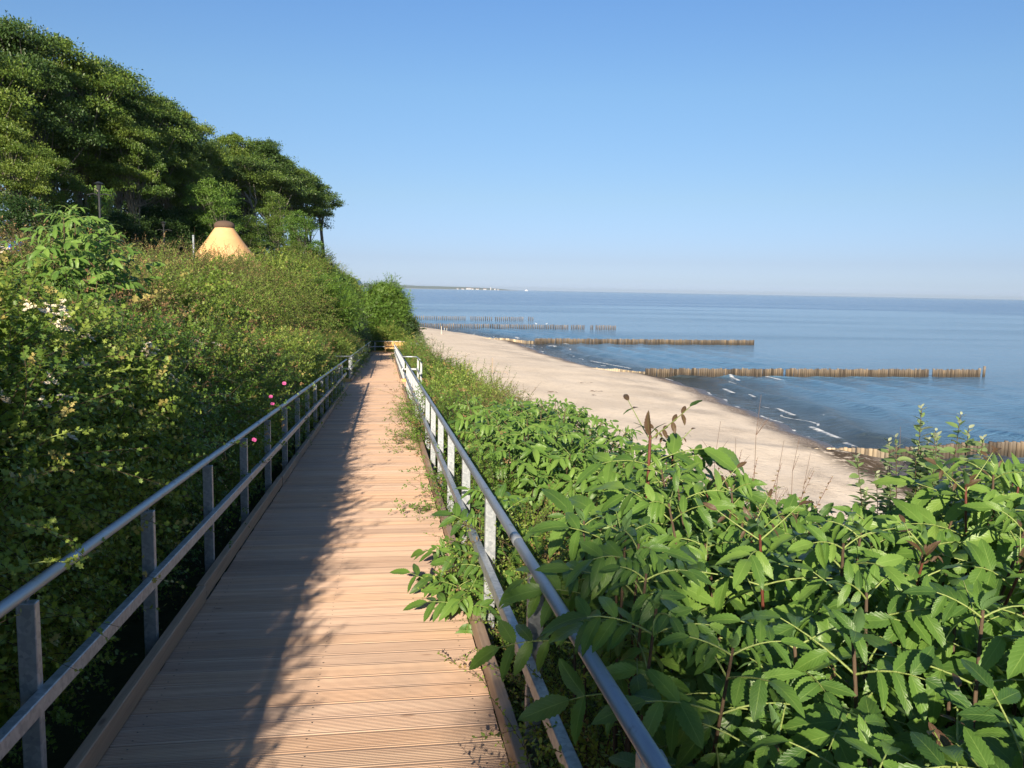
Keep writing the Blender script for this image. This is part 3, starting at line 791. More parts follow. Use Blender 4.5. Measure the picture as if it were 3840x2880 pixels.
def flower_head(kind):
    mb = MB(); r = random.Random(3 if kind == 'rose' else 4)
    if kind == 'rose':
        me1 = MB()
        for k in range(5):
            a = k * 2 * pi / 5; ca, sa = cos(a), sin(a)
            V = []; 
            for (rr, ww, zz) in ((.003, .004, 0), (.018, .017, .006), (.032, .022, .010), (.040, .012, .006)):
                for q in (-1, 0, 1): V.append((rr * ca - q * ww * sa, rr * sa + q * ww * ca, zz + .003 * abs(q)))
            F = [(3*i+j, 3*i+j+1, 3*i+j+4, 3*i+j+3) for i in range(3) for j in range(2)]
            me1.add(V, F)
        return me1.mesh('petals', M_pink)
    for k in range(14):      # corymb of small white blossoms
        px, py = r.gauss(0, .022), r.gauss(0, .022); pz = .02 - 12 * (px*px + py*py) + r.uniform(-.004, .004)
        for j in range(5):
            a = j * 2 * pi / 5 + k; ca, sa = cos(a), sin(a)
            mb.add([(px, py, pz), (px + .007*ca - .004*sa, py + .007*sa + .004*ca, pz + .002), (px + .010*ca, py + .010*sa, pz + .003), (px + .007*ca + .004*sa, py + .007*sa - .004*ca, pz + .002)], [(0, 3, 2, 1)])
    return mb.mesh('blossom', M_white)
F_ROSE = flower_head('rose'); F_HAW = flower_head('haw')

def stem_fan(base, targets, r0=.02, mat=M_twig, n=4):
    mb = MB(); b0 = np.array(base, float)
    for t in targets:
        t = np.array(t, float); m = b0 + (t - b0) * .5 + np.array([random.uniform(-.1, .1), random.uniform(-.1, .1), .12])
        q = np.linspace(0, 1, 6)[:, None]; P = (1-q)**2 * b0 + 2*q*(1-q) * m + q*q * t
        mb.tube(P, np.linspace(r0, r0 * .3, 6), n, cap=False)
    return mb

def shrub(name, label, cat, x, y, rx, ry, ztop, variants, group, scale=1.0, n=None, zbase=None, flowers=None, nfl=0, seed=0, core=0, low=.0, flat=.5):
    """dome of leafy branches standing on the ground; ztop = absolute height of the canopy"""
    r = random.Random(seed * 31 + int(x * 10) + int(y * 7))
    gz = float(ground(x, y)) if zbase is None else zbase
    root = empty(name, (x, y, gz - .05), label, cat, group)
    hgt = ztop - gz + .05; cr = .46 * scale; tg = []
    a = max(rx - cr * .8, .15); b_ = max(ry - cr * .8, .15); hh = max(hgt - cr * .85, .1)
    area = 2 * pi * ((a*b_)**1.6/3 + 2*((a*hh)**1.6 + (b_*hh)**1.6)/3) ** (1/1.6) * .5
    if n is None: n = int(min(95, max(6, 1.45 * area / (cr * cr * 1.9))))
    for k in range(n):
        # golden-spiral points on an upper ellipsoid
        t = (k + .5) / n; zz = low + (1 - low) * (1 - t) ** .75; ph = k * 2.39996 + r.uniform(-.3, .3)
        rr = sqrt(max(0, 1 - abs(zz) ** (1.2 / flat))) if zz < 1 else 0
        rr = max(rr, .05); px = a * rr * cos(ph); py = b_ * rr * sin(ph); pz = hh * zz * r.uniform(.9, 1.04)
        s_ = scale * r.uniform(.8, 1.2)
        link('leafy_branch', r.choice(variants), root, (px, py, pz), (r.uniform(-.35, .35), r.uniform(-.35, .35), r.uniform(0, 6.28)), s_)
        tg.append((px, py, pz))
        if flowers is not None and nfl and r.random() < nfl / n * 1.0:
            for q in range(r.randint(4, 9)):
                o_ = Vector((r.gauss(0, 1), r.gauss(0, 1), abs(r.gauss(.5, .6)))).normalized() * cr * r.uniform(.85, 1.05)
                link('flower', flowers, root, (px + o_.x, py + o_.y, pz + o_.z), (r.uniform(-.6, .6), r.uniform(-.6, .6), r.uniform(0, 6)), r.uniform(1.2, 2.0))
    for k in range(core):      # inner branches
        an = r.uniform(0, 6.28); q = sqrt(r.random()) * .8
        link('leafy_branch', r.choice(variants), root, (a * q * cos(an), b_ * q * sin(an), hh * r.uniform(.25, .92)), (r.uniform(-.5, .5), r.uniform(-.5, .5), r.uniform(0, 6.28)), scale * 1.25)
    mb = stem_fan((0, 0, -.1), r.sample(tg, min(len(tg), 14)), .022 * scale)
    mb.build('stem', M_twig, root)
    return root

def hedge_bush(name, label, y, ry, top, variants, scale, face=-1.27, flowers=None, nfl=0, seed=0, group=None):
    """a length of trimmed-looking hedge face along the railing: upright front, top sloping back up the bank"""
    r = random.Random(seed * 17 + 3); x0 = -2.3; gz = float(zdk(y)) - .45
    root = empty(name, (x0, y, gz), label, 'bush', group); cr = .46 * scale; sp = cr * .80; tg = []
    fx = face - cr * .86; h1 = min(1.30, top * .62) - .1
    prof = [(fx - .10, .12), (fx - .06, .6), (fx - .02, h1 - .1), (fx - .34, h1 + .40), (fx - .85, top - cr * .95 - .08), (fx - 1.5, top - cr * .9), (fx - 2.0, top - cr)]
    seg = [math.dist(a, b) for a, b in zip(prof[:-1], prof[1:])]; L = sum(seg); nu = max(4, int(L / sp)); nv = max(2, int(2 * ry / sp))
    for i in range(nu):
        for j in range(nv):
            d = L * (i + r.uniform(.2, .8)) / nu; k = 0
            while k < len(seg) - 1 and d > seg[k]: d -= seg[k]; k += 1
            t = d / seg[k]; px = prof[k][0] + (prof[k+1][0] - prof[k][0]) * t; h = prof[k][1] + (prof[k+1][1] - prof[k][1]) * t
            py = -ry + 2 * ry * (j + .5 + (.5 if i % 2 else 0) + r.uniform(-.2, .2)) / nv
            if len(tg) > 96: break
            jx = (r.uniform(-.10, .01) if r.random() > .09 else r.uniform(.05, .13)) if k < 3 else r.uniform(-.1, .1)
            p = (px + jx - x0, py, float(zdk(y + py)) + h + r.uniform(-.05, .06) + (r.uniform(0, .14) if k > 3 else 0) - gz)
            link('leafy_branch', r.choice(variants), root, p, (r.uniform(-.35, .35), r.uniform(-.35, .35), r.uniform(0, 6.28)), scale * (r.uniform(.85, 1.02) if k < 3 else r.uniform(.85, 1.2)))
            tg.append(p)
            if flowers is not None and k >= 2 and r.random() < 1.6 * nfl / (nu * nv):
                for q in range(r.randint(5, 10)):
                    o_ = Vector((abs(r.gauss(.5, .6)), -abs(r.gauss(.8, .5)), abs(r.gauss(.7, .5)))).normalized() * cr * r.uniform(1.0, 1.15)
                    link('flower', flowers, root, (p[0] + o_.x, p[1] + o_.y, p[2] + o_.z), (r.uniform(.2, 1.1), r.uniform(-.4, .4), r.uniform(0, 1)), r.uniform(.9, 1.5))
    stem_fan((0, 0, -.1), r.sample(tg, min(len(tg), 16)), .022 * scale).build('stem', M_twig, root)
    return root

# ------------------------------------------------------------------ left hedge
eye = H
def LT(y):   # canopy height of the front row
    return float(np.interp(y, [-4, 1.5, 5, 9, 12, 20, 30, 45, 60], [9.36, 9.38, 9.20, 8.86, 8.55, 8.0, 7.4, 6.5, 5.7]))
HG = 'shrubs of the hedge left of the boardwalk'
labs = ['hawthorn standing behind the viewer whose shade reaches the near deck', 'hawthorn bush with cream blossom clusters at the left edge of the photo',
 'dense small-leaved hawthorn just behind the first handrail joint', 'hawthorn with sunlit yellow-green top and long side twigs above the handrail',
 'hawthorn carrying pale blossom on its sunlit shoulder', 'wild rose bush with four pink flowers at the railing',
 'dark green hawthorn right after the pink rose bush', 'shaded wild rose with bright leaf tips over the midrail',
 'hawthorn section half way between the rose and the resting bay', 'hawthorn bulging over the handrail before the bay',
 'dark wild rose hiding the left corner of the resting bay', 'olive-green hawthorn behind the resting bay kerb',
 'fresh green rose bush just beyond the resting bay', 'hawthorn with reddish shoot tips midway to the platform',
 'grey-green hawthorn beside the far ramp', 'leafy rose bush beside the last stretch of ramp', 'dark hawthorn where the left rail disappears',
 'shady bush nearest the end platform on its left', 'low dark bush touching the left end of the platform railing']
ys = [-6.0, -2.6, .2, 2.6, 4.9, 7.3, 9.4, 11.8, 14.4, 17.2, 20.2, 23.6, 27.5, 31.6, 36, 40.8, 46, 51.6, 57.5]
for i, (yy, lb) in enumerate(zip(ys, labs)):
    sp = [HAW, HAW, HAW, HAW, HAW, ROSE, HAW, ROSE, HAW, HAW, ROSE, HAW, ROSE, HAW, HAW, ROSE, HAW, DARK, DARK][i]
    sc = float(np.interp(yy, [0, 10, 30, 60], [.80, .9, 1.1, 1.35])); ry = float(np.interp(yy, [-6, 0, 10, 30, 60], [1.9, 1.5, 1.4, 2.4, 3.2]))
    o = hedge_bush('rose_bush' if sp is ROSE else ('bush' if sp is DARK else 'hawthorn_bush'), lb, yy, ry, LT(yy) - float(zdk(yy)) + (.12 if yy < 8 else 0), sp, sc,
        face=(-1.32 if yy < 11 else -1.24) if not 23 < yy < 29 else -1.6, flowers=F_HAW if i in (1, 2, 3, 4, 6) else None, nfl={1: 5, 2: 6, 3: 4, 4: 11, 6: 3}.get(i, 0), seed=i, group=HG)
    if i == 5:
        for (u, v) in ((1066, 1438), (1016, 1488), (1022, 1515), (953, 1650)):
            p = aty(u, v, 7.15 if u != 953 else 5.9); dx = p[0]
            q = Vector(p) - o.location
            f = link('flower', F_ROSE, o, q, (radians(35 + (u % 7) * 9), radians((u % 5) * 12 - 20), radians(15)), .42)

# back row on the bank, sunlit
HB = 'sunlit bushes on the bank behind the hedge'
back = [(-4.6, 3.5, 1.9, 1.9, 10.12, HAW, 'sunlit yellow-green hawthorn high at the left edge'),
 (-4.2, 8.2, 1.8, 2.2, 9.95, HAW, 'hawthorn full of blossom between elder and front hedge'),
 (-5.0, 12.5, 2.2, 2.2, 10.05, BROWN, 'bush with reddish shoots left of the grey metal post'),
 (-4.0, 14.5, 1.9, 2.6, 9.75, HAW, 'olive hawthorn top below the reddish shoots'),
 (-5.4, 18.5, 2.6, 2.8, 10.15, BRAM, 'wide sunny bramble in front of the grey metal post'),
 (-4.4, 23.5, 2.3, 3.0, 9.9, BRAM, 'wide sunny bramble in front of the conical roof'),
 (-6.4, 27.5, 2.6, 3.0, 10.4, BROWN, 'yellow-brown scrub at the foot of the conical roof'),
 (-4.2, 31.0, 2.4, 3.6, 10.2, BRAM, 'light green bramble right of the conical roof'),
 (-5.6, 37.5, 2.6, 3.6, 10.7, HAW, 'olive hawthorn mound below the small trees'),
 (-4.0, 43.5, 2.4, 3.8, 10.1, ASH, 'bright green ash scrub on the shoulder of the slope'),
 (-5.6, 50.0, 2.6, 3.8, 11.2, BRAM, 'pale scrub below the lone tall tree'),
 (-3.9, 56.0, 2.2, 3.6, 10.15, ASH, 'fresh green ash scrub crowning the end of the slope'),
 (-3.4, 62.0, 2.0, 3.0, 8.9, WILL, 'grey-green willow bush above the platform corner'),
 (-2.6, 66.5, 1.6, 2.2, 7.6, WILL, 'silvery willow just behind the platform railing'),
 (-6.3, 63.5, 2.8, 3.6, 12.0, BRAM, 'light olive scrub on the cliff edge beneath the lone tree'),
 (-7.0, 72, 3.0, 4.0, 12.7, HAW, 'olive scrub around the foot of the lone tree'),
 (-3.6, 76.0, 2.2, 3.0, 10.3, HAW, 'olive scrub filling the notch between slope and bright tree'),
 (-5.2, 84.0, 2.6, 3.6, 11.7, BRAM, 'light scrub on the cliff edge seen just past the lone tree'),
 (-4.6, 93.0, 2.6, 3.6, 10.6, HAW, 'farthest scrub visible on the cliff edge'),
 (-7.4, 92.0, 2.6, 3.0, 12.6, HAW, 'olive scrub right at the trunk foot of the lone tree'),
 (-4.6, 69.0, 2.0, 3.0, 10.9, ASH, 'fresh green scrub stepping down the cliff edge'),
 (-8.5, 12, 2.6, 2.6, 10.2, DARK, 'dark bush behind the elder on the left bank'),
 (-8.5, 20, 2.6, 3, 10.3, BROWN, 'brownish scrub left behind the sunny bramble')]
for i, (x, y, rx, ry, zt, sp, lb) in enumerate(back):
    sc = float(np.interp(y, [0, 10, 30, 60], [.9, 1.1, 1.5, 2.0]))
    shrub('willow_bush' if sp is WILL else 'bush' if sp in (DARK, BROWN) else 'bramble_bush' if sp is BRAM else 'ash_bush' if sp is ASH else 'hawthorn_bush', lb, 'bush', x, y, rx, ry, zt, sp, HB, sc,
          flowers=F_HAW if i in (0, 1, 3) else None, nfl={0: 12, 1: 26, 3: 6}.get(i, 0), seed=50 + i, low=-.0)

# ------------------------------------------------------------------ elder
TE = [T_elder(b, f, w_, k) for k, (b, f, w_) in enumerate([(.32,.25,.38), (.50,.3,.36), (.20,.2,.41), (.42,.12,.34)])]
def elder_leaf(cl, st, o, d, L, nn, young=False, pairs=2, r=random):
    """compound leaf: rachis from o along d, leaflets in pairs"""
    d = np.array(d, float); d /= np.linalg.norm(d); o = np.array(o, float)
    q = np.linspace(0, 1, 6)[:, None]; drop = np.array([0, 0, -1.0])
    sag = r.uniform(.12, .38) if not young else -.05
    P = o + d * L * q + drop * L * sag * q ** 2
    st.tube(P, np.linspace(.0032, .0016, 6), 5, cap=False)
    tang = d + drop * sag * 1.6; up = np.array(nn, float)
    s2 = np.cross(up, d); s2 /= np.linalg.norm(s2) + 1e-6; T = r.randrange(4)
    ll = L * r.uniform(.47, .58)
    def leaf(p, dd, sc, n_):
        n_ = n_ + np.array([r.gauss(0, .28), r.gauss(0, .3), r.gauss(0, .15)])
        cl[T].append((p, dd, n_, sc, 1.5 if young else min(.98, max(0, r.gauss(.5, .22)))))
    for k in range(pairs):
        t = .34 + .46 * k / max(1, pairs - 1); p = o + d * L * t + drop * L * sag * t * t
        for sg in (-1, 1):
            T = r.randrange(4); f = .95 if k else .82
            dd = s2 * sg * r.uniform(.75, 1) + d * r.uniform(.45, .8) + drop * r.uniform(.1, .95)
            leaf(p, dd, ll * f * (.42 if young else 1), up + s2 * sg * .1)
    T = r.randrange(4); leaf(P[-1], tang + drop * r.uniform(0, .3), ll * 1.1 * (.5 if young else 1), up)
def elder(label, x, y, shoots, group, seed=0, size=1.0, gz=None, name='elder_bush', redtop=False, loc_shoots=None):
    """shoots: list of (top x, top y, top z, length of leafy part)"""
    r = random.Random(seed); gz = float(ground(x, y)) if gz is None else gz
    root = empty(name, (x, y, gz), label, 'elder bush', group)
    cl = [[] for _ in TE]; pet = MB(); stm = MB(); redm = MB()
    for (tx, ty, tz, Ls, red) in shoots:
        top = np.array([tx - x, ty - y, tz - gz]); base = np.array([(tx - x) * .45, (ty - y) * .45, 0])
        m = (top + base) / 2 + np.array([r.uniform(-.08, .08), r.uniform(-.08, .08), 0]); m[:2] = base[:2] * .6 + top[:2] * .4 + np.array([r.uniform(-.05, .05), r.uniform(-.05, .05)])
        q = np.linspace(0, 1, 14)[:, None]; P = (1-q)**2 * base + 2*q*(1-q) * m + q*q * top
        (redm if red else stm).tube(P, np.linspace(.011, .0045, 14) * size, 7, cap=False)
        seg = np.linalg.norm(np.diff(P, axis=0), axis=1); cum = np.concatenate([[0], np.cumsum(seg)]); tot = cum[-1]
        az = r.uniform(0, pi); k = 0; s_ = tot - .02
        while s_ > max(.15, tot - Ls):
            i = min(12, int(np.searchsorted(cum, s_)) - 1); i = max(i, 0); f = (s_ - cum[i]) / seg[i]; p = P[i] + (P[i+1] - P[i]) * f; ax = P[i+1] - P[i]; ax /= np.linalg.norm(ax)
            frac = (tot - s_) / Ls
            for sg in (0, pi):
                a = az + sg + r.uniform(-.25, .25); hd = np.array([cos(a), sin(a), 0]); el = r.uniform(.1, .6) + (.55 * (1 - min(1, frac * 3)))
                d = hd + ax * el; young = (k == 0)
                LL = size * (.262 if k > 0 else .15) * r.uniform(.85, 1.25) * (.8 if k == 1 else 1)
                if k == 0 and not red: LL *= .9
                elder_leaf(cl, pet, p, d, LL, np.array([-.12, -.5, .85]) + hd * .3, young=(young and red), pairs=2 if r.random() < .45 else 3, r=r)
            if k == 0:
                for q_ in range(3):
                    dd = ax + np.array([r.gauss(0, .35), r.gauss(0, .35), .1]); cl[1].append((P[-1], dd, np.array([r.gauss(0,1), r.gauss(0,1), .3]), size * r.uniform(.05, .085), 1.5 if red else .7))
            az += pi / 2 + r.uniform(-.3, .3); s_ -= size * r.uniform(.085, .13) * (.6 if k == 0 else 1); k += 1
    C = Cloud()
    for T, L in zip(TE, cl):
        if L: C.leaves(T, [a[0] for a in L], [a[1] for a in L], [a[2] for a in L], np.array([a[3] for a in L]), np.array([a[4] for a in L]))
    link('leaves', C.mesh('leaves', L_eld, True), root)
    pet.build('leaf_stalks', M_greenstem, root, smooth=True)
    if stm.n: stm.build('stem', M_twig, root, smooth=True)
    if redm.n: redm.build('stem', M_redtwig, root, smooth=True)
    return root
def shoots_in(x0, x1, y0, y1, n, zf, Ls=.5, redp=.15, seed=0):
    r = random.Random(seed); out = []; k = int(math.ceil(sqrt(n))); 
    for i in range(n):
        X = x0 + (x1 - x0) * ((i * .618034 + r.uniform(-.05, .05)) % 1); Y = y0 + (y1 - y0) * (i + r.random()) / n
        out.append((X, Y, zf(X, Y) + (r.uniform(-.42, -.1) if r.random() < .4 else r.uniform(-.08, .12)), Ls * r.uniform(.8, 1.3), r.random() < redp))
    return out
EG = 'elder bushes at the railing'
def ecan(X, Y):       # height of the elder canopy, falling away towards the beach
    q = X / max(Y, .5); k = float(np.interp(q, [.38, .47, .62, .72, .80], [.205, .262, .285, .265, .21]))
    return min(float(np.interp(Y, [0, 1.2, 2.5, 4.5], [8.52, 8.58, 8.64, 8.62])), 9.44 - k * Y * (.988 + .151 * q))
elder('big elder bush filling the lower right corner beside the handrail', 1.35, 1.6, shoots_in(.78, 2.0, .75, 2.3, 44, ecan, .55, .12, 1), EG, 1)
elder('elder bush in the middle of the right foreground with upright shoots', 1.7, 3.0, shoots_in(1.05, 2.5, 2.2, 3.7, 44, ecan, .55, .2, 2), EG, 2)
p = aty(2440, 1600, 3.55)
elder('tall elder shoot with dark red stem tip standing above the sand', p[0], 3.55, [(p[0], 3.55, p[2] - .04, .42, True)], EG, 3, 1.5)
elder('shorter elder shoot with brown stem just right of the tall red-tipped shoot', p[0] + .15, 3.8, [(p[0] + .2, 3.8, p[2] - .13, .4, True)], EG, 13)
rr_ = random.Random(44); e4 = []
for k in range(26):
    Y_ = 2.7 + 1.9 * (k + rr_.random()) / 26; q_ = .78 + .17 * ((k * .618) % 1); z_ = 9.5 - .215 * 1.11 * Y_ - (rr_.uniform(.12, .45) if k % 2 else rr_.uniform(0, .08)); e4.append((q_ * Y_, Y_, z_, .5 * rr_.uniform(.8, 1.3), k % 4 == 0))
elder('elder bush at the right edge of the photo with orange-brown stem', 2.5, 2.9, e4, EG, 4)
elder('elder leaves spilling over the sand-side edge behind the tall red shoot', 2.0, 4.8, shoots_in(1.5, 3.1, 3.8, 5.8, 36, ecan, .5, .1, 5), EG, 5)
p = aty(1560, 2020, 4.9)
elder('leafy elder spray poking through the right railing over the deck', .75, 5.2, [(.42, 4.75, float(zdk(4.8)) + .20, .4, False), (.52, 5.0, float(zdk(5)) + .32, .4, False), (.38, 5.3, float(zdk(5.3)) + .28, .4, False), (.6, 5.2, float(zdk(5.1)) + .48, .5, False), (.72, 4.9, float(zdk(5)) + .62, .5, False), (.70, 5.6, float(zdk(5)) + .55, .5, False), (.34, 5.0, float(zdk(5)) + .16, .35, False), (.45, 4.5, float(zdk(4.8)) + .22, .35, False), (.58, 4.6, float(zdk(5)) + .42, .4, False)], EG, 6, 1.0)
elder('elder thicket half way down the right railing before the sandy view opens', 1.75, 9.2, shoots_in(.95, 2.7, 7.2, 11.4, 60, lambda X, Y: float(zdk(Y)) + .72 - .12 * max(0, X - 1.8), .5, .08, 7), EG, 7)
elder('bright elder on the left bank rising above the hedge top', -2.95, 8.4, shoots_in(-3.4, -2.5, 7.8, 9.2, 18, lambda X, Y: 10.12 - 1.3 * abs(X + 2.95) ** 1.5, .6, .0, 8), EG, 8, .8, gz=8.2)
elder('elder shoots leaning through and over the near right handrail', .72, 2.4, [(.80, 1.75, 8.68, .4, False), (.68, 1.95, 8.70, .3, False), (.74, 2.3, 8.76, .3, False), (.78, 2.7, 8.70, .3, False), (.66, 2.75, 8.5, .3, False), (.70, 2.1, 8.74, .32, False), (.76, 2.5, 8.74, .35, False), (.72, 2.9, 8.66, .32, False), (.82, 1.4, 8.5, .4, False), (.66, 1.75, 8.2, .3, False)], EG, 12, .85)
elder('small elder sprig against the left edge of the photo above the hedge', -3.6, 5.9, shoots_in(-4.0, -3.4, 5.6, 6.6, 4, lambda X, Y: 9.92, .4, .0, 9), EG, 9, .6, gz=8.2)

# ------------------------------------------------------------------ right-hand shrubs
RG = 'shrubs between the right railing and the beach'
right = [(1.35, 5.9, .75, 1.3, .30, BRAM, 'light green bramble low behind the near right railing'),
 (.80, 2.3, .34, 1.9, .50, BRAM, 'bramble creeping through the foot of the near right railing'),
 (.82, 4.8, .36, 1.4, .58, BRAM, 'leafy bramble pushing through the third bay of the right railing'),
 (2.7, 6.6, 1.3, 1.4, .42, BRAM, 'yellow-green bramble mixed with rusty shoots behind the elder'),
 (1.15, 7.6, .6, 1.3, .25, ROSE, 'small rose bush at the foot of the right railing posts'),
 (2.5, 9.6, 1.0, 1.6, .3, ROSE, 'dense rose bush on the beach side of the elder thicket'),
 (1.15, 12.6, .75, 1.6, .45, ROSE, 'rose bush leaning on the handrail half way to the bay'),
 (1.95, 13.6, 1.0, 1.8, .5, BROWN, 'rusty brown flowering scrub in the middle of the right bank'),
 (1.3, 16.4, .8, 2.0, .45, BRAM, 'green bramble after the rusty scrub beside the handrail'),
 (2.3, 17.5, 1.0, 2.2, .55, BRAM, 'bramble with sparse upright shoots against the sand'),
 (1.6, 20.5, .95, 2.2, .55, HAW, 'olive bush just before the right resting bay corner'),
 (2.6, 22.0, 1.0, 2.4, .55, BRAM, 'light scrub with sparse tips against the sand by the bay'),
 (2.2, 26.0, 1.1, 2.6, .55, HAW, 'sunny olive bush beside the right resting bay'),
 (1.9, 31.5, 1.25, 3.4, .7, ROSE, 'green rose mound beyond the resting bay'),
 (1.75, 38.5, 1.1, 3.8, .7, BRAM, 'light green mound half way between bay and platform'),
 (1.7, 46.5, 1.0, 4.2, .75, ROSE, 'dark green mound along the last right railing'),
 (1.6, 54.5, .95, 3.6, .95, HAW, 'olive bush hiding the right half of the yellow bench')]
for i, (x, y, rx, ry, hh, sp, lb) in enumerate(right):
    if x < 1.4 and y > 7: x -= .27; hh += .20
    sc = float(np.interp(y, [0, 10, 30, 60], [.62, .85, 1.3, 1.75]))
    shrub('rose_bush' if sp is ROSE else 'bramble_bush' if sp is BRAM else 'hawthorn_bush' if sp is HAW else 'bush', lb, 'bush', x, y, rx, ry, float(zdk(y)) + hh, sp, RG, sc, seed=90 + i, low=-.05)
low = [(3.6, 5, 1.3, 2.5), (3.9, 10, 1.4, 3), (3.9, 16, 1.3, 3.4), (3.8, 23, 1.3, 3.8), (3.6, 31, 1.3, 4), (3.2, 40, 1.2, 4.5), (3.0, 50, 1.1, 5)]
for i, (x, y, rx, ry) in enumerate(low):
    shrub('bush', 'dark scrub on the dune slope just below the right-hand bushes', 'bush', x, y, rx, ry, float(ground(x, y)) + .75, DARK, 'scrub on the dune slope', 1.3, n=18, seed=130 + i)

# bush group behind the platform
shrub('ash_tree', 'small bright green tree behind the bench at the end of the boardwalk', 'tree', -.1, 71, 2.35, 2.2, 9.75, ASH, None, 2.0, n=80, zbase=4.4, seed=160, flat=.5)
shrub('bush', 'dark rounded bush right of the bright green tree', 'bush', 1.75, 70.0, 1.1, 1.6, 7.0, DARK, None, 1.6, n=40, zbase=3.8, seed=161)
shrub('hawthorn_bush', 'pale leaved bush directly behind the bench', 'bush', .2, 67.2, 1.8, 1.2, 6.2, HAW, None, 1.7, n=40, zbase=4.0, seed=162)
shrub('willow_bush', 'low silvery willow at the right corner behind the platform', 'bush', 2.75, 68.5, .8, 1.2, 5.6, WILL, None, 1.3, n=20, zbase=3.6, seed=163)
for i, yy in enumerate((74, 82, 92)):
    shrub('bush', 'scrub on the cliff foot hidden behind the bright green tree', 'bush', -2.5 - i, yy, 3, 4, 8.5 - .6 * i, DARK, 'scrub at the cliff foot', 2.2, n=40, seed=165 + i)

# willow shoots against the water
def shoots_plant(name, label, cat, x, y, gz, tops, leaf, mat, T=TL_ov2, stem=M_twig, nl=26, per=2, tipy=False, seed=0, r0=.006):
    r = random.Random(seed); root = empty(name, (x, y, gz), label, cat); C = Cloud(); st = MB(); P_ = []; D = []; N = []; Sc = []; Rn = []
    for (tx, ty, tz, fr) in tops:
        b0 = np.array([(tx - x) * .3, (ty - y) * .3, 0.]); t0 = np.array([tx - x, ty - y, tz - gz]); L = np.linalg.norm(t0 - b0)
        m = (b0 + t0) / 2 + np.array([r.uniform(-.05, .05), r.uniform(-.05, .05), 0])
        q = np.linspace(0, 1, 10)[:, None]; P = (1-q)**2*b0 + 2*q*(1-q)*m + q*q*t0
        st.tube(P, np.linspace(r0, r0*.3, 10), 5, cap=False)
        for k in range(nl):
            t = 1 - fr * (k / nl) ** 1.1; p = np.array([np.interp(t, q[:, 0], P[:, j]) for j in range(3)]); a = k * 2.4 + r.random()
            hd = np.array([cos(a), sin(a), 0]); D.append(hd + np.array([0, 0, r.uniform(-.1, .8) + (.8 if t > .97 else 0)])); P_.append(p)
            N.append(np.array([0, 0, 1.]) - hd * .3 + np.array([r.gauss(0, .3), r.gauss(0, .3), 0])); Sc.append(leaf * r.uniform(.7, 1.2) * (.5 if t > .97 else 1)); Rn.append(1.5 if (tipy and t > .8) or t > .985 else r.random() * .98)
    if leaf > 0: C.leaves(T, P_, D, N, np.array(Sc), np.array(Rn)); link('leaves', C.mesh('leaves', mat, True), root)
    st.build('stem', stem, root, smooth=True); return root
W1 = [aty(u, v, 4.6) for u, v in ((3500,1535),(3560,1545),(3610,1600),(3400,1680),(3360,1640),(3470,1700),(3600,1750),(3300,1780),(3550,1860),(3380,1870),(3520,1760),(3450,1600))]
TW = T_ovate(5, .52, bend=.2)
gzw = float(ground(W1[0][0], 4.6))
shoots_plant('willow_bush', 'silvery green willow shoots standing up against the water at right', 'willow bush', W1[0][0], 4.6, gzw, [(a + random.gauss(0, .07) * (q > 0), b + random.uniform(-.25, .25), c - .12 * q, .5) for q in range(3) for a, b, c in W1], .085, L_will, TW, nl=72, seed=3)
T1 = [aty(u, v, 5.2) for u, v in ((2855,1480),(3385,1600),(3630,1620),(2700,1580),(2940,1650),(2990,1640),(3030,1700),(2760,1640))]
for k, (tp, lb) in enumerate(((T1[0:1] + T1[7:8], 'tall thin bare red twig rising against the pebble shore'), (T1[1:3], 'thin dead twigs rising beside the willow against the water'), (T1[3:7], 'short branched dead twigs in front of the sand'))):
    r = random.Random(k); x0, y0, _ = tp[0]; gz = float(ground(x0, y0)); root = empty('dead_twigs', (x0, y0, gz), lb, 'twigs'); st = MB()
    for (a, b, c) in tp:
        P = np.array([[a - x0 + (r.uniform(-.02, .02)) - .12 * (1 - t), b - y0, (c - gz) * t] for t in np.linspace(0, 1, 9)]); st.tube(P, np.linspace(.005, .0012, 9), 5, cap=False)
        for q in range(5):
            i = r.randint(5, 7); d = np.array([r.uniform(-1, 1), r.uniform(-.4, .4), 1.2]); st.tube([P[i], P[i] + d * .05, P[i] + d * .10], [.002, .0015, .0008], 4, cap=False)
    st.build('stem', M_deadtwig, root)
R1 = [aty(u, v, 5.0) for u, v in ((2560,1700),(2640,1690),(2780,1690),(2840,1720),(2930,1740),(3050,1770),(2700,1730),(3120,1790),(2500,1730))]
shoots_plant('rose_bush', 'rusty-leaved young rose shoots in front of the sand', 'rose bush', R1[0][0], 5.0, float(ground(R1[0][0], 5)), [(a, b, c, .4) for a, b, c in R1], .028, L_lite, TL_ov, M_redtwig, nl=30, tipy=True, seed=5, r0=.004)

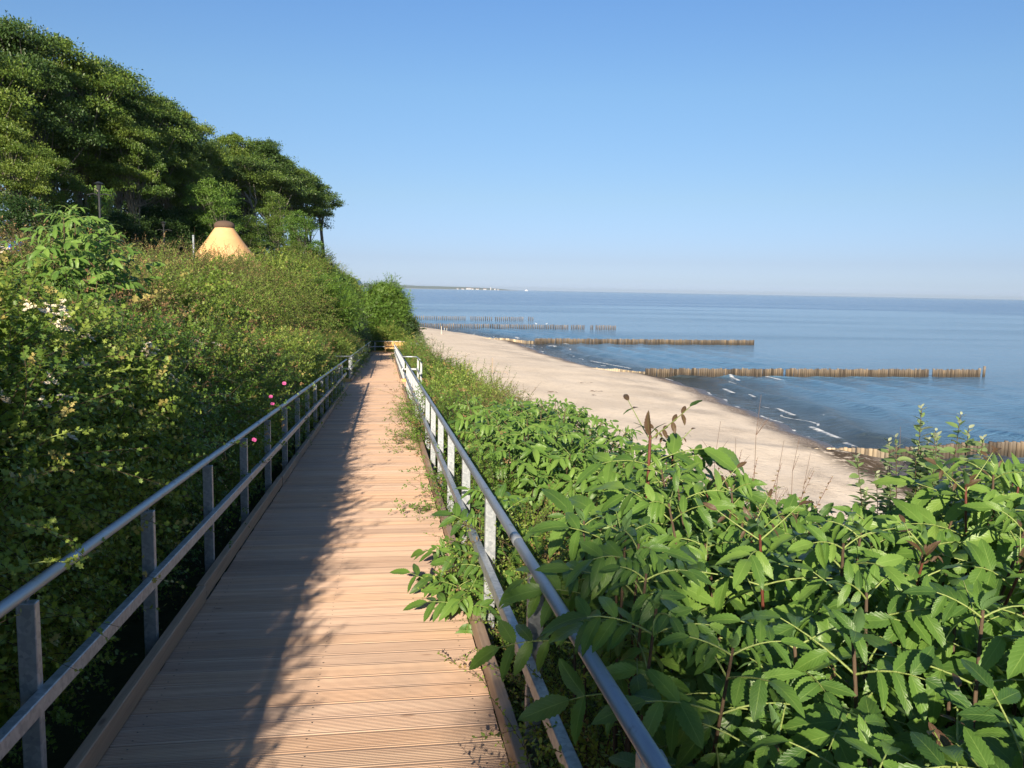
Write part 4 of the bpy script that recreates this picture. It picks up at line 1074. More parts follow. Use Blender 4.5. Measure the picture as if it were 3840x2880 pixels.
# twigs of the near hawthorn reaching into the sun over the rail
for k, (u0, v0, u1, v1, Y, lb) in enumerate(((0, 2150, 285, 2110, 2.95, 'sunlit hawthorn twig lying across the near handrail'), (0, 1790, 190, 1830, 3.3, 'bright hawthorn twig low at the left edge of the photo'),
        (330, 1420, 570, 1385, 4.6, 'long sunlit hawthorn twig half way up the shaded hedge face'), (300, 1600, 470, 1640, 4.2, 'short sunlit hawthorn twig below the long one'), (60, 1700, 340, 1610, 3.6, 'forked sunlit hawthorn twig above the handrail'))):
    a = np.array(aty(u0, v0, Y)); b_ = np.array(aty(u1, v1, Y)); r = random.Random(k); root = empty('hawthorn_twig', a, lb, 'twig'); st = MB()
    L = b_ - a; q = np.linspace(0, 1, 8)[:, None]; P = L * q + np.array([0, 0, .02]) * np.sin(q * pi) ; st.tube(P, np.linspace(.003, .0012, 8), 5, cap=False); st.build('stem', M_greenstem, root)
    C = Cloud(); PP = []; D = []; N = []; Sc = []
    for j in range(26):
        t = r.uniform(.1, 1); p = L * t + np.array([0, 0, .02 * sin(pi * t)]); ang = r.uniform(0, 6.28); PP.append(p); ll = L / np.linalg.norm(L)
        D.append(ll * .5 + np.array([r.gauss(0, .5), r.gauss(0, .5), r.gauss(0, .6)])); N.append(np.array([r.gauss(0, .4), -.5, 1.])); Sc.append(r.uniform(.02, .042))
    C.leaves(TL_lob, PP, D, N, np.array(Sc), np.array([r.uniform(.6, .98) for _ in PP])); link('leaves', C.mesh('leaves', L_haw), root)

# ------------------------------------------------------------------ trees
def leaf_pad(seed, n=1500, leaf=.17, T=TL_q, R=1.0, flat=.55):
    """points and frames of one crown pad, centred at 0"""
    g = np.random.default_rng(seed)
    d = g.normal(size=(n, 3)); d /= np.linalg.norm(d, axis=1)[:, None]; d[:, 2] = np.abs(d[:, 2]) * 1.0 - .35 * (g.random(n) < .35)
    rr = g.uniform(.35, 1.0, n) ** .5 * (1 + .30 * np.sin(d[:, 0] * 5 + seed) * np.cos(d[:, 1] * 6 + seed) + .22 * np.sin(d[:, 2] * 9 + d[:, 0] * 7 + seed * 1.7) + .12 * g.normal(size=n))
    P = d * rr[:, None] * R; P[:, 2] *= flat
    D = d * .8 + g.normal(size=(n, 3)) * .5; D[:, 2] -= .15; N = np.array([-.1, -.35, .9]) + g.normal(size=(n, 3)) * .5
    return P, D, N, leaf * g.uniform(.6, 1.3, n), g.random(n) * .98
def tree_meshes(seed, h=13.0, rad=4.2, lean=(-.1, 0), crown0=.42, npads=54, leaf=.17, mat=L_beech, padn=880, padr=(.7, 1.75), trunk_r=.22, layers=False, forks=3, T=TL_q):
    r = random.Random(seed); pads = []
    for k in range(npads):
        t = (k + .5) / npads; ph = k * 2.39996 + r.uniform(-.4, .4)
        zz = crown0 + (1 - crown0) * (1 - t * .98) ** .8 if not layers else crown0 + (1 - crown0) * r.random()
        u = (zz - crown0) / (1 - crown0); rr = rad * sqrt(max(.02, 1 - u ** 2.2)) * (r.uniform(.55, 1.0) if r.random() < .75 else r.uniform(.1, .5))
        pads.append((rr * cos(ph) + lean[0] * h * zz, rr * sin(ph) + lean[1] * h * zz, h * zz - r.uniform(-.15, .9)))
    C = Cloud()
    for k, (x, y, z) in enumerate(pads):
        P, D, N, Sc, Rn = leaf_pad(seed * 100 + k, padn, leaf, flat=.5 if not layers else .32); R = r.uniform(*padr)
        br = r.random() * .45
        C.leaves(T, P * R + np.array([x, y, z]), D, N, Sc, np.clip(Rn * .55 + br, 0, .98))
    crown = C.mesh('crown', mat)
    mb = MB(); tops = []
    for f in range(forks):
        a = r.uniform(0, 6.28); q = np.linspace(0, 1, 9)[:, None]; e = np.array([lean[0] * h * .8 + cos(a) * rad * .35, lean[1] * h * .8 + sin(a) * rad * .35, h * .82])
        m = np.array([lean[0] * h * .1 + r.uniform(-.5, .5), r.uniform(-.5, .5), h * .45]); P = 2*q*(1-q)*m + q*q*e; P[:, 2] -= .3 * (1 - q[:, 0])
        mb.tube(P, np.linspace(trunk_r * r.uniform(.7, 1), trunk_r * .25, 9), 8, cap=False); tops.append(P)
    for (x, y, z) in pads:
        P = r.choice(tops); i = r.randint(3, 7); s_ = P[i]; e = np.array([x, y, z]); 
        if e[2] < s_[2] - .5: s_ = P[3]
        m = (s_ + e) / 2 + np.array([r.uniform(-.4, .4), r.uniform(-.4, .4), -.2]); q = np.linspace(0, 1, 5)[:, None]
        mb.tube((1-q)**2*s_ + 2*q*(1-q)*m + q*q*e, np.linspace(trunk_r * .28, .02, 5), 5, cap=False)
    return crown, mb.mesh('trunk', M_bark, True)
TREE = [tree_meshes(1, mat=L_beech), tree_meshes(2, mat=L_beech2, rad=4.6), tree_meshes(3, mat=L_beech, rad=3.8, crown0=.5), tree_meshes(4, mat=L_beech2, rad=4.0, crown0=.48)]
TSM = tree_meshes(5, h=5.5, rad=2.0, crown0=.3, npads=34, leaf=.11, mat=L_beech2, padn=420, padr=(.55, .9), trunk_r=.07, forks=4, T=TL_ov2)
TGR = tree_meshes(6, h=6.0, rad=2.2, crown0=.15, npads=40, leaf=.13, mat=L_ash, padn=420, padr=(.6, 1.0), trunk_r=.07, forks=4, T=TL_ov2)
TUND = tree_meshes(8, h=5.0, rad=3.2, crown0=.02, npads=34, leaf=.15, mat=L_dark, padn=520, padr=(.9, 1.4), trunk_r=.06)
def tree(name, label, u, Y, ytop, var, group=None, base=None, wscale=1.0, rz=None, h0=13.0, cat='tree'):
    """u, ytop: where the crown top stands in the photo; Y its distance"""
    x, y, zt = aty(u, ytop, Y); gz = float(ground(x, y)) if base is None else base
    s_ = (zt - gz) / h0; o = empty(name, (x, y, gz), label, cat, group, rz if rz is not None else random.uniform(-.6, .6))
    k = wscale * s_ ; o.scale = (k, k, s_)
    link('crown', var[0], o); link('trunk', var[1], o); return o
D_ = 1.736
WG = 'beech trees of the wood on the cliff top'
wood = [(-60, 40, 60, 1, 'tall beech cut by the left edge of the photo'), (70, 45, 62, 0, 'dark topmost beech of the wood at the upper left'),
 (165, 50, 95, 1, 'beech just right of the topmost tree'), (245, 54, 140, 0, 'beech with shaded crown on the falling skyline, third from the left'),
 (300, 58, 172, 1, 'sunlit beech bulging from the middle of the skyline'), (365, 62, 212, 2, 'dark beech where the skyline steepens'),
 (418, 66, 252, 3, 'beech at the shoulder of the skyline before the dip'), (470, 73, 312, 0, 'smaller beech in the dip of the skyline'),
 (530, 80, 300, 1, 'broad umbrella-crowned beech right of the dip'), (585, 85, 304, 2, 'wide dark beech forming the second hump'),
 (635, 91, 352, 3, 'beech next to last in the row towards the sea'), (668, 95, 372, 2, 'beech with leaning bare trunks beside the lone tree')]
for (x, Y, yt, v, lb) in wood:
    tree('beech_tree', lb, x * D_, Y, yt * D_, TREE[v], WG, wscale=.62 if x == 470 else (.85 if Y < 75 else .9))
# second row behind, darker and slightly lower
for i, (x, Y, yt) in enumerate([(-160, 52, 60), (20, 60, 120), (120, 66, 150), (220, 72, 200), (320, 78, 240), (395, 84, 300), (470, 92, 345), (540, 98, 335), (600, 104, 350)]):
    tree('beech_tree', 'beech standing deep in the wood behind the front row of crowns', x * D_, Y, yt * D_, TREE[(i * 3 + 2) % 4], 'beeches deep in the wood', wscale=1.15)
# forward crowns overlapping below
for (x, Y, yt, v, lb, ws) in [(30, 36, 268, 1, 'yellow-green bushy tree at the left edge below the tall beeches', .85), (115, 40, 330, 3, 'low sunlit tree left of the black lamp', .8),
        (290, 50, 262, 3, 'sunlit beech crown hanging in front of the dark wood', .75), (420, 60, 340, 1, 'sunlit hanging crown right of the wood centre', .6)]:
    tree('beech_tree', lb, x * D_, Y, yt * D_, TREE[v], None, wscale=ws)
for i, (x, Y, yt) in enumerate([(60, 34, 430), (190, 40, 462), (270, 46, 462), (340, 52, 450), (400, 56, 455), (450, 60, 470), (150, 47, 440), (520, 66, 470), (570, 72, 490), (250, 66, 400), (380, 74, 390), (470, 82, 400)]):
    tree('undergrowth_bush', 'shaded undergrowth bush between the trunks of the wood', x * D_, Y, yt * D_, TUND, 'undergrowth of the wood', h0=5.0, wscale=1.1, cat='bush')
tree('ash_tree', 'bright green young tree above the conical roof', 470 * D_, 56, 392 * D_, TGR, h0=6.0, wscale=1.0)
tree('ash_tree', 'fresh green young tree below the leaning beeches', 655 * D_, 66, 458 * D_, TGR, h0=6.0, wscale=.95)
tree('hawthorn_tree', 'small olive tree in front of the bare leaning trunks', 600 * D_, 70, 420 * D_, TSM, h0=5.5, wscale=.9)
tree('hawthorn_tree', 'olive green tree right behind the conical roof', 545 * D_, 58, 468 * D_, TSM, h0=5.5, wscale=1.2)
tree('hawthorn_tree', 'pale grey-green small tree at the foot of the lone beech', 640 * D_, 60, 520 * D_, TSM, h0=5.5, wscale=1.3)

# the lone tall tree
def lone():
    Y = 98; x0, _, zb_ = aty(700 * D_, 560 * D_, Y); gz = float(ground(x0, Y)); root = empty('beech_tree', (x0, Y, gz), 'lone slender beech with bare trunk and flat layered crown nearest the sea', 'tree')
    def W(xd, yd): p = aty(xd * D_, yd * D_, Y); return np.array([p[0] - x0, 0, p[2] - gz])
    mb = MB(); T0 = np.array([W(700, 590), W(698, 540), W(694, 500), W(690, 470), W(684, 445), W(678, 425), W(676, 405)]); mb.tube(T0, [.22, .19, .165, .14, .11, .08, .05], 9)
    T1_ = np.array([W(694, 500), W(697, 470), W(704, 450), W(716, 440), W(722, 432)]); mb.tube(T1_, [.15, .12, .09, .07, .04], 7)
    T2_ = np.array([W(684, 445), W(670, 430), W(655, 415)]); mb.tube(T2_, [.09, .07, .04], 6)
    pads = [(722, 434, 1.15), (712, 424, 1.1), (700, 412, 1.3), (688, 400, 1.2), (676, 393, 1.1), (664, 400, 1.3), (725, 440, .7), (702, 430, 1.0), (688, 420, 1.2), (672, 418, 1.3), (660, 430, 1.1), (710, 447, .8), (650, 412, 1.2), (695, 404, 1.0), (683, 436, .8)]
    C = Cloud(); r = random.Random(5)
    for k, (xd, yd, R) in enumerate(pads):
        c = W(xd, yd); c[1] = r.uniform(-1.6, 1.6); c[2] -= .2; P, D, N, Sc, Rn = leaf_pad(900 + k, 620, .17, flat=.34)
        C.leaves(TL_q, P * R + c, D, N, Sc, Rn); s_ = T0[r.randint(3, 5)]; m = (s_ + c) / 2 + np.array([0, 0, -.15]); q = np.linspace(0, 1, 5)[:, None]
        mb.tube((1-q)**2*s_ + 2*q*(1-q)*m + q*q*c, np.linspace(.06, .02, 5), 5, cap=False)
    link('crown', C.mesh('crown', L_beech), root); mb.build('trunk', M_bark, root, smooth=True)
lone()
# extra visible trunks at the edge of the second hump
for k, (a, b_, Y, lb) in enumerate((((640, 540), (565, 432), 84, 'bare beech trunk leaning left across the gap under the second hump'), ((600, 500), (592, 436), 82, 'upright bare trunk under the second hump'),
        ((660, 520), (628, 440), 88, 'slanting bare trunk nearest the lone tree'), ((545, 480), (527, 415), 76, 'pale bare trunk left of the leaning one'))):
    p = np.array(aty(a[0] * D_, a[1] * D_, Y)); q_ = np.array(aty(b_[0] * D_, b_[1] * D_, Y)); p[2] -= 1.0; root = empty('leaning_beech', p, lb, 'tree'); mb = MB(); L = q_ - p
    q = np.linspace(0, 1, 8)[:, None]; P = L * q + np.array([.5, 0, 0]) * np.sin(q * pi) * (1 if k % 2 else -1); mb.tube(P, np.linspace(.2, .1, 8), 8, cap=False)
    e = P[-1]
    for j in range(5): mb.tube([P[4 + j // 2], P[5 + j // 2] + np.array([random.uniform(-1, 1), random.uniform(-.6, .6), .2]), e + np.array([random.uniform(-1.8, 1.8), random.uniform(-1, 1), random.uniform(.5, 1.5)])], [.08, .06, .03], 6, cap=False)
    mb.build('trunk', M_bark, root, smooth=True)
    C = Cloud()
    for j in range(12):
        P2, D2, N2, Sc, Rn = leaf_pad(950 + 10 * k + j, 420, .17, flat=.4); C.leaves(TL_q, P2 * 1.2 + e + np.array([random.uniform(-2, 2), random.uniform(-1, 1), random.uniform(1.0, 2.6)]), D2, N2, Sc, Rn)
    link('crown', C.mesh('crown', L_beech), root)
# ivy-clad trunk behind the lamp
Y = 41; p = aty(212 * D_, 480 * D_, Y); gz = float(ground(p[0], Y)); iv = empty('ivy_clad_trunk', (p[0], Y, gz), 'tree trunk wrapped in light green ivy behind the black lamp', 'tree'); zt = aty(212 * D_, 400 * D_, Y)[2]
mb = MB(); mb.tube([(0, .25, -.3), (.1, .3, (zt - gz) * .5), (-.1, .3, zt - gz - .1)], [.25, .2, .12], 8); mb.build('trunk', M_bark, iv, smooth=True)
C = Cloud(); g = np.random.default_rng(5); n = 2600; zz = g.uniform(0, zt - gz, n); an = g.uniform(0, 2 * pi, n); rr = .42 + .15 * np.sin(zz * 2.1) + g.normal(size=n) * .09
P = np.stack([rr * np.cos(an), .3 + rr * np.sin(an), zz], 1); D = np.stack([np.cos(an) * .4, np.sin(an) * .4, -np.ones(n)], 1) + g.normal(size=(n, 3)) * .3; N = np.stack([np.cos(an), np.sin(an), np.full(n, .5)], 1)
C.leaves(TL_ov, P, D, N, np.full(n, .13), g.random(n)); link('ivy', C.mesh('ivy', L_rose), iv)

# ------------------------------------------------------------------ hut, lamps, post
Y = 45; cx = aty(486 * D_, 555 * D_, Y)[0]; zcut = aty(486 * D_, 555 * D_, Y)[2]; ztop = aty(486 * D_, 492 * D_, Y)[2]; zcap = aty(486 * D_, 478 * D_, Y)[2]
gz = float(ground(cx, Y)) - .1
hut = empty('conical_hut', (cx, Y, gz), 'orange conical roof with a dark brown cap rising behind the hedge', 'hut')
def cone_mat():
    m = NT('ochre_roof_canvas'); tc = m.n('TexCoord').outputs['Object']; n = m.noise(tc, .9, 5, .6); n2 = m.noise(tc, 6, 4)
    c = m.mix(m.smooth(n, .42, .62), (.60,.34,.145), (.66,.41,.19)); c = m.mix(m.math('MULTIPLY', m.smooth(n, .56, .66), .5), c, (.42,.23,.11)); c = m.mix(m.math('MULTIPLY', n2, .2), c, (.68,.46,.24))
    return m.done(m.bsdf(c, .8, normal=m.bump(n2, .2, .02)).outputs[0])
V = []; F = []; ns = 40; prof = []
h1 = ztop - gz
for k in range(9):
    t = k / 8; z = -.2 + (h1 + .2) * t; hz = (ztop - gz - z); rr = .46 + .74 * hz - .04 * sin(min(1, hz / 1.6) * pi); prof.append((rr, z))
for (rr, z) in prof:
    for j in range(ns): a = j * 2 * pi / ns; V.append((rr * cos(a), rr * sin(a), z))
for k in range(8):
    for j in range(ns): F.append((k*ns+j, k*ns+(j+1) % ns, (k+1)*ns+(j+1) % ns, (k+1)*ns+j))
link('roof', np_mesh('roof', V, np.array(F), cone_mat(), None, True), hut)
V = []; F = []; prof = [(.46, -.03), (.51, .02), (.52, .14), (.46, .25), (.33, .33), (.18, .37), (.01, .38)]; r = random.Random(2)
for (rr, z) in prof:
    for j in range(ns): a = j * 2 * pi / ns; q = 1 + r.uniform(-.02, .02); V.append((rr * q * cos(a), rr * q * sin(a), h1 + z * .95))
for k in range(len(prof) - 1):
    for j in range(ns): F.append((k*ns+j, k*ns+(j+1) % ns, (k+1)*ns+(j+1) % ns, (k+1)*ns+j))
link('roof_cap', np_mesh('roof_cap', V, np.array(F), plain('dark_thatch', (.10,.065,.045), .95, sc=30), None, True), hut)

def lamp(u, vtop, Y, label):
    x, y, zt = aty(u, vtop, Y); gz = float(ground(x, y)); L = zt - gz; root = empty('street_lamp', (x, y, gz), label, 'street lamp', 'black lamp posts by the wood')
    mb = MB(); mb.tube([(0,0,0), (0,0,.25), (0,0,.3), (0,0,1.3), (0,0,1.34)], [.10,.09,.065,.06,.045], 10); mb.tube([(0,0,1.34), (0,0,L - .55)], [.042,.036], 10)
    mb.tube([(0,0,L*.55), (0,0,L*.55 + .1)], [.06,.06], 10); mb.build('pole', M_black, root, smooth=False)
    mb = MB(); mb.tube([(-.42,0,L-.5), (-.2,0,L-.44), (0,0,L-.5), (.2,0,L-.44), (.42,0,L-.5)], .022, 6); mb.tube([(0,0,L-.55), (0,0,L-.3)], .03, 8); mb.build('bracket', M_black, root)
    mb = MB(); mb.tube([(0,0,L-.3), (0,0,L-.1), (0,0,L-.09), (0,0,L)], [.06,.10,.19,.03], 10); mb.build('lantern', M_black, root)
lamp(213 * D_, 392 * D_, 33, 'black lamp post in front of the ivy-clad trunk'); lamp(353 * D_, 478 * D_, 48, 'small dark lamp post in the shade between elder and conical roof')
x, y, zt = aty(417.5 * D_, 509 * D_, 30); gz = float(ground(x, y))
po = empty('metal_post', (x, y, gz), 'plain grey metal post left of the conical roof', 'post'); mb = MB(); mb.tube([(0,0,-.2), (0,0,zt-gz)], .035, 12); mb.build('tube', M_steel, po); mb = MB(); mb.tube([(0,0,zt-gz), (0,0,zt-gz+.02)], [.038,.03], 12); mb.build('cap', M_steel, po)
# small blue awning seen through the leaves at far left
x, y, zt = aty(65, 925, 22); aw = MB(); M_blue = plain('blue_fabric', (.03,.13,.55), .6)
for k in range(6):
    a = -.5 + k / 6; aw.add([(a, -.15, -.12 + .02 * sin(k * 2)), (a + .16, -.15, -.12 + .02 * sin(k * 2 + 2)), (a + .16, .15, .05), (a, .15, .05)], [(0, 1, 2, 3)])
bl = empty('parasol', (x, y, float(ground(x, y))), 'small patch of blue fabric showing through leaves at the far left', 'parasol'); hz = zt - bl.location.z
mb = MB(); r_ = .22; V = [(0, 0, hz + .25)] + [(r_ * cos(a), r_ * sin(a), hz - .02) for a in np.arange(8) * pi / 4] + [(r_ * cos(a) * .99, r_ * sin(a) * .99, hz - .12) for a in np.arange(8) * pi / 4]
mb.add(V, [(0, 1 + k, 1 + (k + 1) % 8) for k in range(8)] + [(1 + k, 9 + k, 9 + (k + 1) % 8, 1 + (k + 1) % 8) for k in range(8)]); mb.build('canopy', M_blue, bl); mb = MB(); mb.tube([(0, 0, -.1), (0, 0, hz + .3)], .02, 8); mb.build('pole', M_steel, bl)

# ------------------------------------------------------------------ beach things
def on_ground(u, v):
    d = ray(u, v); t = 5.0
    for _ in range(4000):
        p = Vector((0, 0, H)) + d * t
        if p.z <= float(beachz(p.x, p.y)): break
        t += max(.05, t * .002)
    return p
M_wpost = plain('weathered_post', (.32,.25,.19), .8)
p = on_ground(1846, 1403); s_ = p.y / 3109
o = empty('net_post', p, 'thin tall pole with a low horizontal bar on the open sand', 'post'); mb = MB(); hpx = 60 * s_
mb.tube([(0,0,-.2), (0,0,hpx)], .045, 8); mb.tube([(-.05,0,hpx), (.05,0,hpx)], .04, 6); mb.build('pole', M_wpost, o); mb = MB(); mb.tube([(-.25,0,.22), (1.4,0,.20)], .03, 6); mb.tube([(1.4,0,.22), (1.4,0,-.1)], .03, 6); mb.build('bar', M_wpost, o)
p = on_ground(1655, 1254)
o = empty('net_post', p, 'pale slim pole with a curved foot near the far shoreline', 'post'); mb = MB(); mb.tube([(0,0,-.1), (0,0,1.45)], .05, 8); mb.build('pole', plain('pale_pole', (.6,.57,.5), .6), o); mb = MB(); mb.tube([(0,0,.03), (.2,-.05,.02), (.4,0,.04), (.5,.1,.12)], .04, 6); mb.build('foot', M_wpost, o)
p = on_ground(1671, 1240)
o = empty('sign', p, 'small dark board on two pale posts near the far shoreline', 'sign'); mb = MB(); mb.bevbox((-.4, -.03, .6), (.4, .03, .95), .01); mb.build('board', plain('dark_board', (.06,.05,.045), .7), o)
for sx in (-.25, .25): mb = MB(); mb.tube([(sx, .06, -.1), (sx, .06, .9)], .04, 6); mb.build('post', plain('pale_pole', (.6,.57,.5), .6), o)
# stair railing on the dune
a = Vector(aty(1925, 1490, 27)); b_ = Vector(aty(2050, 1546, 23)); o = empty('stair_railing', a, 'rusty brown handrail descending to the beach behind the bushes', 'railing'); mb = MB(); L = b_ - a
Pq = [Vector((0,0,0)) + L * t + Vector((0, 0, .06 * sin(t * 9))) for t in np.linspace(0, 1, 8)]; mb.tube([tuple(q) for q in Pq], .025, 8); mb.build('handrail', plain('rusty_steel', (.16,.09,.06), .7), o, smooth=True)
for t in np.linspace(.25, 1, 7):
    q = L * t; mb = MB(); mb.tube([(q.x, q.y, q.z - .75), (q.x, q.y, q.z)], .018, 6); mb.build('baluster', plain('grey_baluster', (.35,.31,.28), .7), o)
# wrack and driftwood
for k, (u, v, lb) in enumerate(((2072, 1473, 'small clump of dark driftwood on the open sand'), (2232, 1468, 'thin scatter of dried seaweed on the open sand'), (2218, 1485, 'short dark stick lying on the open sand'), (2190, 1437, 'faint line of dried stalks on the upper sand'), (3560, 1830, 'old dark root lying at the right edge of the sand'))):
    p = on_ground(u, v); r = random.Random(k); o = empty('driftwood', p, lb, 'driftwood'); mb = MB()
    for j in range(7 if k != 2 else 2):
        a0 = np.array([r.uniform(-.5, .5), r.uniform(-.3, .3), .02]); d = np.array([r.uniform(-.5, .5), r.uniform(-.2, .2), r.uniform(0, .08)]); mb.tube([a0, a0 + d * .5 + np.array([0, 0, .03]), a0 + d], [.012, .016, .006], 5)
    mb.build('sticks', plain('driftwood', (.12,.085,.06), .9), o)
# gulls
M_gull = plain('white_feather', (.8,.8,.78), .7, var=.05); M_gullb = plain('grey_feather', (.35,.37,.4), .7)
def gull(p, rz, label):
    o = empty('gull', p, label, 'gull', 'gulls resting on the fourth groyne', rz); mb = MB()
    mb.tube([(-.30,0,.16), (-.2,0,.18), (-.05,0,.2), (.08,0,.21), (.15,0,.28), (.19,0,.33), (.24,0,.335), (.28,0,.33)], [.01,.05,.085,.08,.045,.045,.03,.006], 10); o2 = mb.build('body', M_gull, o, smooth=True)
    mb = MB(); mb.tube([(-.34,.05,.17), (-.1,.075,.22), (.06,.06,.24)], [.01,.04,.02], 8); mb.tube([(-.34,-.05,.17), (-.1,-.075,.22), (.06,-.06,.24)], [.01,.04,.02], 8); mb.build('wings', M_gullb, o, smooth=True)
    mb = MB(); mb.tube([(0,.03,0), (0,.03,.14)], .008, 5); mb.tube([(0,-.03,0), (0,-.03,.14)], .008, 5); mb.build('legs', M_yell, o)
for (u, rz, lb) in ((2049, .4, 'white gull on the fourth groyne, the one nearer the sea end'), (2010, 2.6, 'white gull on the fourth groyne, the one nearer the shore')):
    x = aty(u, 1225, 199.8)[0]; gull((x, 199.3 + (x - 30) * .04, 1.12), rz, lb)

# person on the far shoreline (skin modifier body)
def person(p, h, label):
    s = h / 1.75
    J = {'pel': (0,0,.95), 'sp': (0,0,1.18), 'ch': (0,0,1.38), 'nk': (0,0,1.50), 'hd': (0,.0,1.60), 'tp': (0,0,1.72),
         'hl': (.1,0,.90), 'kl': (.12,.06,.50), 'al': (.12,-.04,.08), 'tl': (.13,.12,.03), 'hr': (-.1,0,.90), 'kr': (-.12,-.02,.50), 'ar': (-.12,-.12,.09), 'tr': (-.13,.03,.03),
         'sl': (.19,0,1.42), 'el': (.27,-.02,1.14), 'wl': (.27,.08,.90), 'fl': (.27,.12,.80), 'sr': (-.19,0,1.42), 'er': (-.27,-.02,1.14), 'wr': (-.27,.08,.90), 'fr': (-.27,.12,.80)}
    Rr = dict(pel=.14, sp=.13, ch=.15, nk=.055, hd=.095, tp=.06, hl=.09, kl=.06, al=.042, tl=.035, hr=.09, kr=.06, ar=.042, tr=.035, sl=.06, el=.045, wl=.032, fl=.025, sr=.06, er=.045, wr=.032, fr=.025)
    E = [('pel','sp'),('sp','ch'),('ch','nk'),('nk','hd'),('hd','tp'),('pel','hl'),('hl','kl'),('kl','al'),('al','tl'),('pel','hr'),('hr','kr'),('kr','ar'),('ar','tr'),('ch','sl'),('sl','el'),('el','wl'),('wl','fl'),('ch','sr'),('sr','er'),('er','wr'),('wr','fr')]
    ks = list(J); me = bpy.data.meshes.new('body'); me.from_pydata([tuple(c * s for c in J[k]) for k in ks], [(ks.index(a), ks.index(b)) for a, b in E], [])
    root = empty('person', p, label, 'person', rz=.6); o = link('body', me, root); me.materials.append(plain('skin', (.50,.32,.24), .6))
    m = o.modifiers.new('skin', 'SKIN'); 
    for i, k in enumerate(ks): me.skin_vertices[0].data[i].radius = (Rr[k] * s, Rr[k] * s); me.skin_vertices[0].data[i].use_root = (k == 'pel')
    o.modifiers.new('sub', 'SUBSURF').levels = 1
    mb = MB()
    for (a, b_, r0, r1) in (((0,0,.92), (0,0,1.2), .165, .15), ((0,0,1.2), (0,0,1.45), .155, .14), ((.15,0,1.45), (.27,-.02,1.14), .085, .06), ((-.15,0,1.45), (-.27,-.02,1.14), .085, .06)):
        mb.tube([tuple(c * s for c in a), tuple(c * s for c in b_)], [r0 * s, r1 * s], 10)
    mb.build('shirt', plain('red_shirt', (.45,.05,.05), .8), root, smooth=True)
    mb = MB(); mb.tube([(0,-.02*s,1.58*s), (0,-.03*s,1.66*s), (0,-.02*s,1.74*s)], [.07*s, .105*s, .04*s], 10); mb.build('hair', plain('brown_hair', (.06,.035,.02), .8), root, smooth=True)
p = on_ground(1559, 1225); person(p, 1.55, 'person in a red top standing on the far shoreline below the bushes')

# ------------------------------------------------------------------ far coast, town, ship
def coast():
    D0 = 9000; us = np.linspace(1250, 1960, 90); V = []; F = []; nr = 7
    for i, u in enumerate(us):
        hpx = np.interp(u, [1250, 1310, 1450, 1600, 1710, 1800, 1880, 1915, 1960], [17, 15.5, 13, 9.5, 9, 7.5, 4.5, 1.5, 0]); d = ray(u, 1080)
        for k in range(nr):
            t = k / (nr - 1); Y = D0 + 2600 * t; px = d.x / d.y * Y; zz = hpx / 3109 * Y * (sin(min(1, t * 2.2) * pi / 2) ** 1.0) * (1 + .12 * (vnoise(np.array([u * .03]), np.array([t * 3.]), 5)[0] - .5))
            V.append((px, Y, -1.5 + zz if k else -1.5))
    for i in range(len(us) - 1):
        for k in range(nr - 1): F.append((i*nr+k, (i+1)*nr+k, (i+1)*nr+k+1, i*nr+k+1))
    m = NT('wooded_coast'); geo = m.n('NewGeometry'); n = m.noise(geo.outputs['Position'], .004, 5, .6); sx = m.n('SeparateXYZ'); m.set(sx.inputs[0], geo.outputs['Position'])
    c = m.mix(n, (.09,.12,.09), (.15,.18,.12)); c = m.mix(m.smooth(sx.outputs[2], 5, 1), c, (.42,.37,.28))
    o = link('headland', np_mesh('headland', V, np.array(F), m.done(m.bsdf(c, .9).outputs[0]), None, True)); tag(o, kind='structure')
coast()
M_wall = plain('white_render', (.48,.48,.47), .7, var=.05, sc=.1); M_roofr = plain('red_tile', (.28,.12,.08), .8)
def far_house(u, wpx, hpx, label, tower=False):
    Y = 8900; d = ray(u, 1080); x = d.x / d.y * Y; wd = wpx / 3109 * Y; hh = hpx / 3109 * Y
    o = empty('house' if not tower else 'tower', (x, Y, 0), label, 'house' if not tower else 'tower', 'white buildings of the far resort')
    mb = MB(); mb.box((-wd/2, 0, -1), (wd/2, 14, hh)); mb.build('wall', M_wall, o)
    mb = MB(); e = .6; mb.add([(-wd/2-e, -e, hh), (wd/2+e, -e, hh), (wd/2+e, 14+e, hh), (-wd/2-e, 14+e, hh), (-wd/2+3, 7, hh+3.5), (wd/2-3, 7, hh+3.5)], [(0,1,5,4), (2,3,4,5), (1,2,5), (3,0,4), (3,2,1,0)]); mb.build('roof', M_roofr if not tower else M_wall, o)
    mb = MB(); k = 0
    for xx in np.arange(-wd/2 + 2, wd/2 - 2, 4):
        for zz in np.arange(3, hh - 2, 3.2):
            mb.add([(xx, -.05, zz), (xx+1.8, -.05, zz), (xx+1.8, -.05, zz+1.6), (xx, -.05, zz+1.6)], [(0,1,2,3)])
    if mb.n: mb.build('window', plain('window_glass', (.1,.13,.16), .2), o)
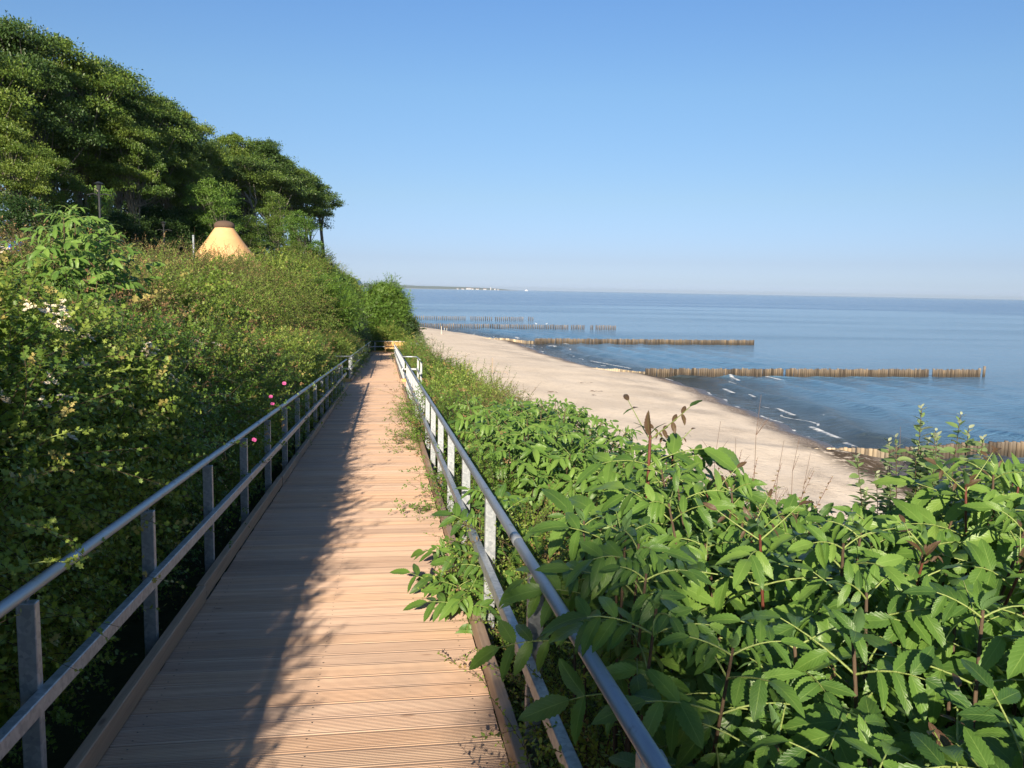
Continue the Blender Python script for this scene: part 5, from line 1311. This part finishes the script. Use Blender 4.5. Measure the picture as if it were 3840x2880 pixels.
for (u, w_, h_, lb, tw) in ((1716, 7, 3.2, 'leftmost low white house of the far resort', 0), (1735, 9, 3.0, 'second white house from the left in the far resort', 0), (1757, 18, 5.5, 'largest white hotel of the far resort', 0), (1772, 8, 4.0, 'white house touching the right side of the far hotel', 0),
        (1790, 11, 3.6, 'white house midway between the far hotel and the tower', 0), (1818, 12, 3.6, 'white house just left of the far tower', 0), (1840, 3.4, 9, 'slim white tower of the far resort', 1), (1856, 7, 4.2, 'white house just right of the far tower', 0), (1868, 6, 3.0, 'rightmost low white house of the far resort', 0)):
    far_house(u, w_, h_, lb, tw)
Y = 7000; d = ray(1974, 1084); sx_ = d.x / d.y * Y
sh = empty('ship', (sx_, Y, 0), 'small white ferry on the horizon right of the far resort', 'ship'); M_ship = plain('white_ship_paint', (.8,.8,.8), .5, var=.03)
mb = MB(); mb.add([(-13,-3,-1), (11,-3,-1), (15,0,3.4), (-14,-3.4,3.2), (12,-3.4,3.4), (11,3,-1), (12,3.4,3.4), (-13,3,-1), (-14,3.4,3.2)], [(0,1,4,3), (1,2,4), (1,5,2), (5,6,2), (5,7,8,6), (7,0,3,8), (3,4,6,8), (4,2,6)]); mb.build('hull', M_ship, sh)
mb = MB(); mb.box((-10,-2.8,3.4), (7,2.8,6.2)); mb.box((-6,-2.4,6.2), (4,2.4,8.6)); mb.box((-3,-1,8.6), (0,1,10.5)); mb.build('superstructure', M_ship, sh)

# slender bush added unseen, in place of the viewer's shadow on the right handrail
shade_bush = empty('hawthorn_bush', (-1.58, -6.6, 7.3), 'tall slender hawthorn added out of view to shade the lower right handrail', 'bush', HG)
for k in range(10):
    a = k * 2.4; z = 3.98 + .068 * k; link('leafy_branch', HAW[k % 4], shade_bush, (-.02 + .09 * cos(a), .12 * sin(a), z), (0, 0, a), .68)
stem_fan((0, 0, 0), [(.1, 0, 4.6), (.15, .1, 4.9)], .03).build('stem', M_twig, shade_bush)

# ------------------------------------------------------------------ air
hz_ = MB(); hz_.box((-6000, -300, -5), (15000, 14500, 42))
mh = NT('haze_air'); pv = mh.n('VolumePrincipled'); pv.inputs['Color'].default_value = (.78, .92, 1.0, 1); pv.inputs['Density'].default_value = 5e-5; pv.inputs['Anisotropy'].default_value = .2
mh.t.links.new(pv.outputs[0], mh.out.inputs['Volume'])
tag(hz_.build('haze', mh.m), kind='stuff')
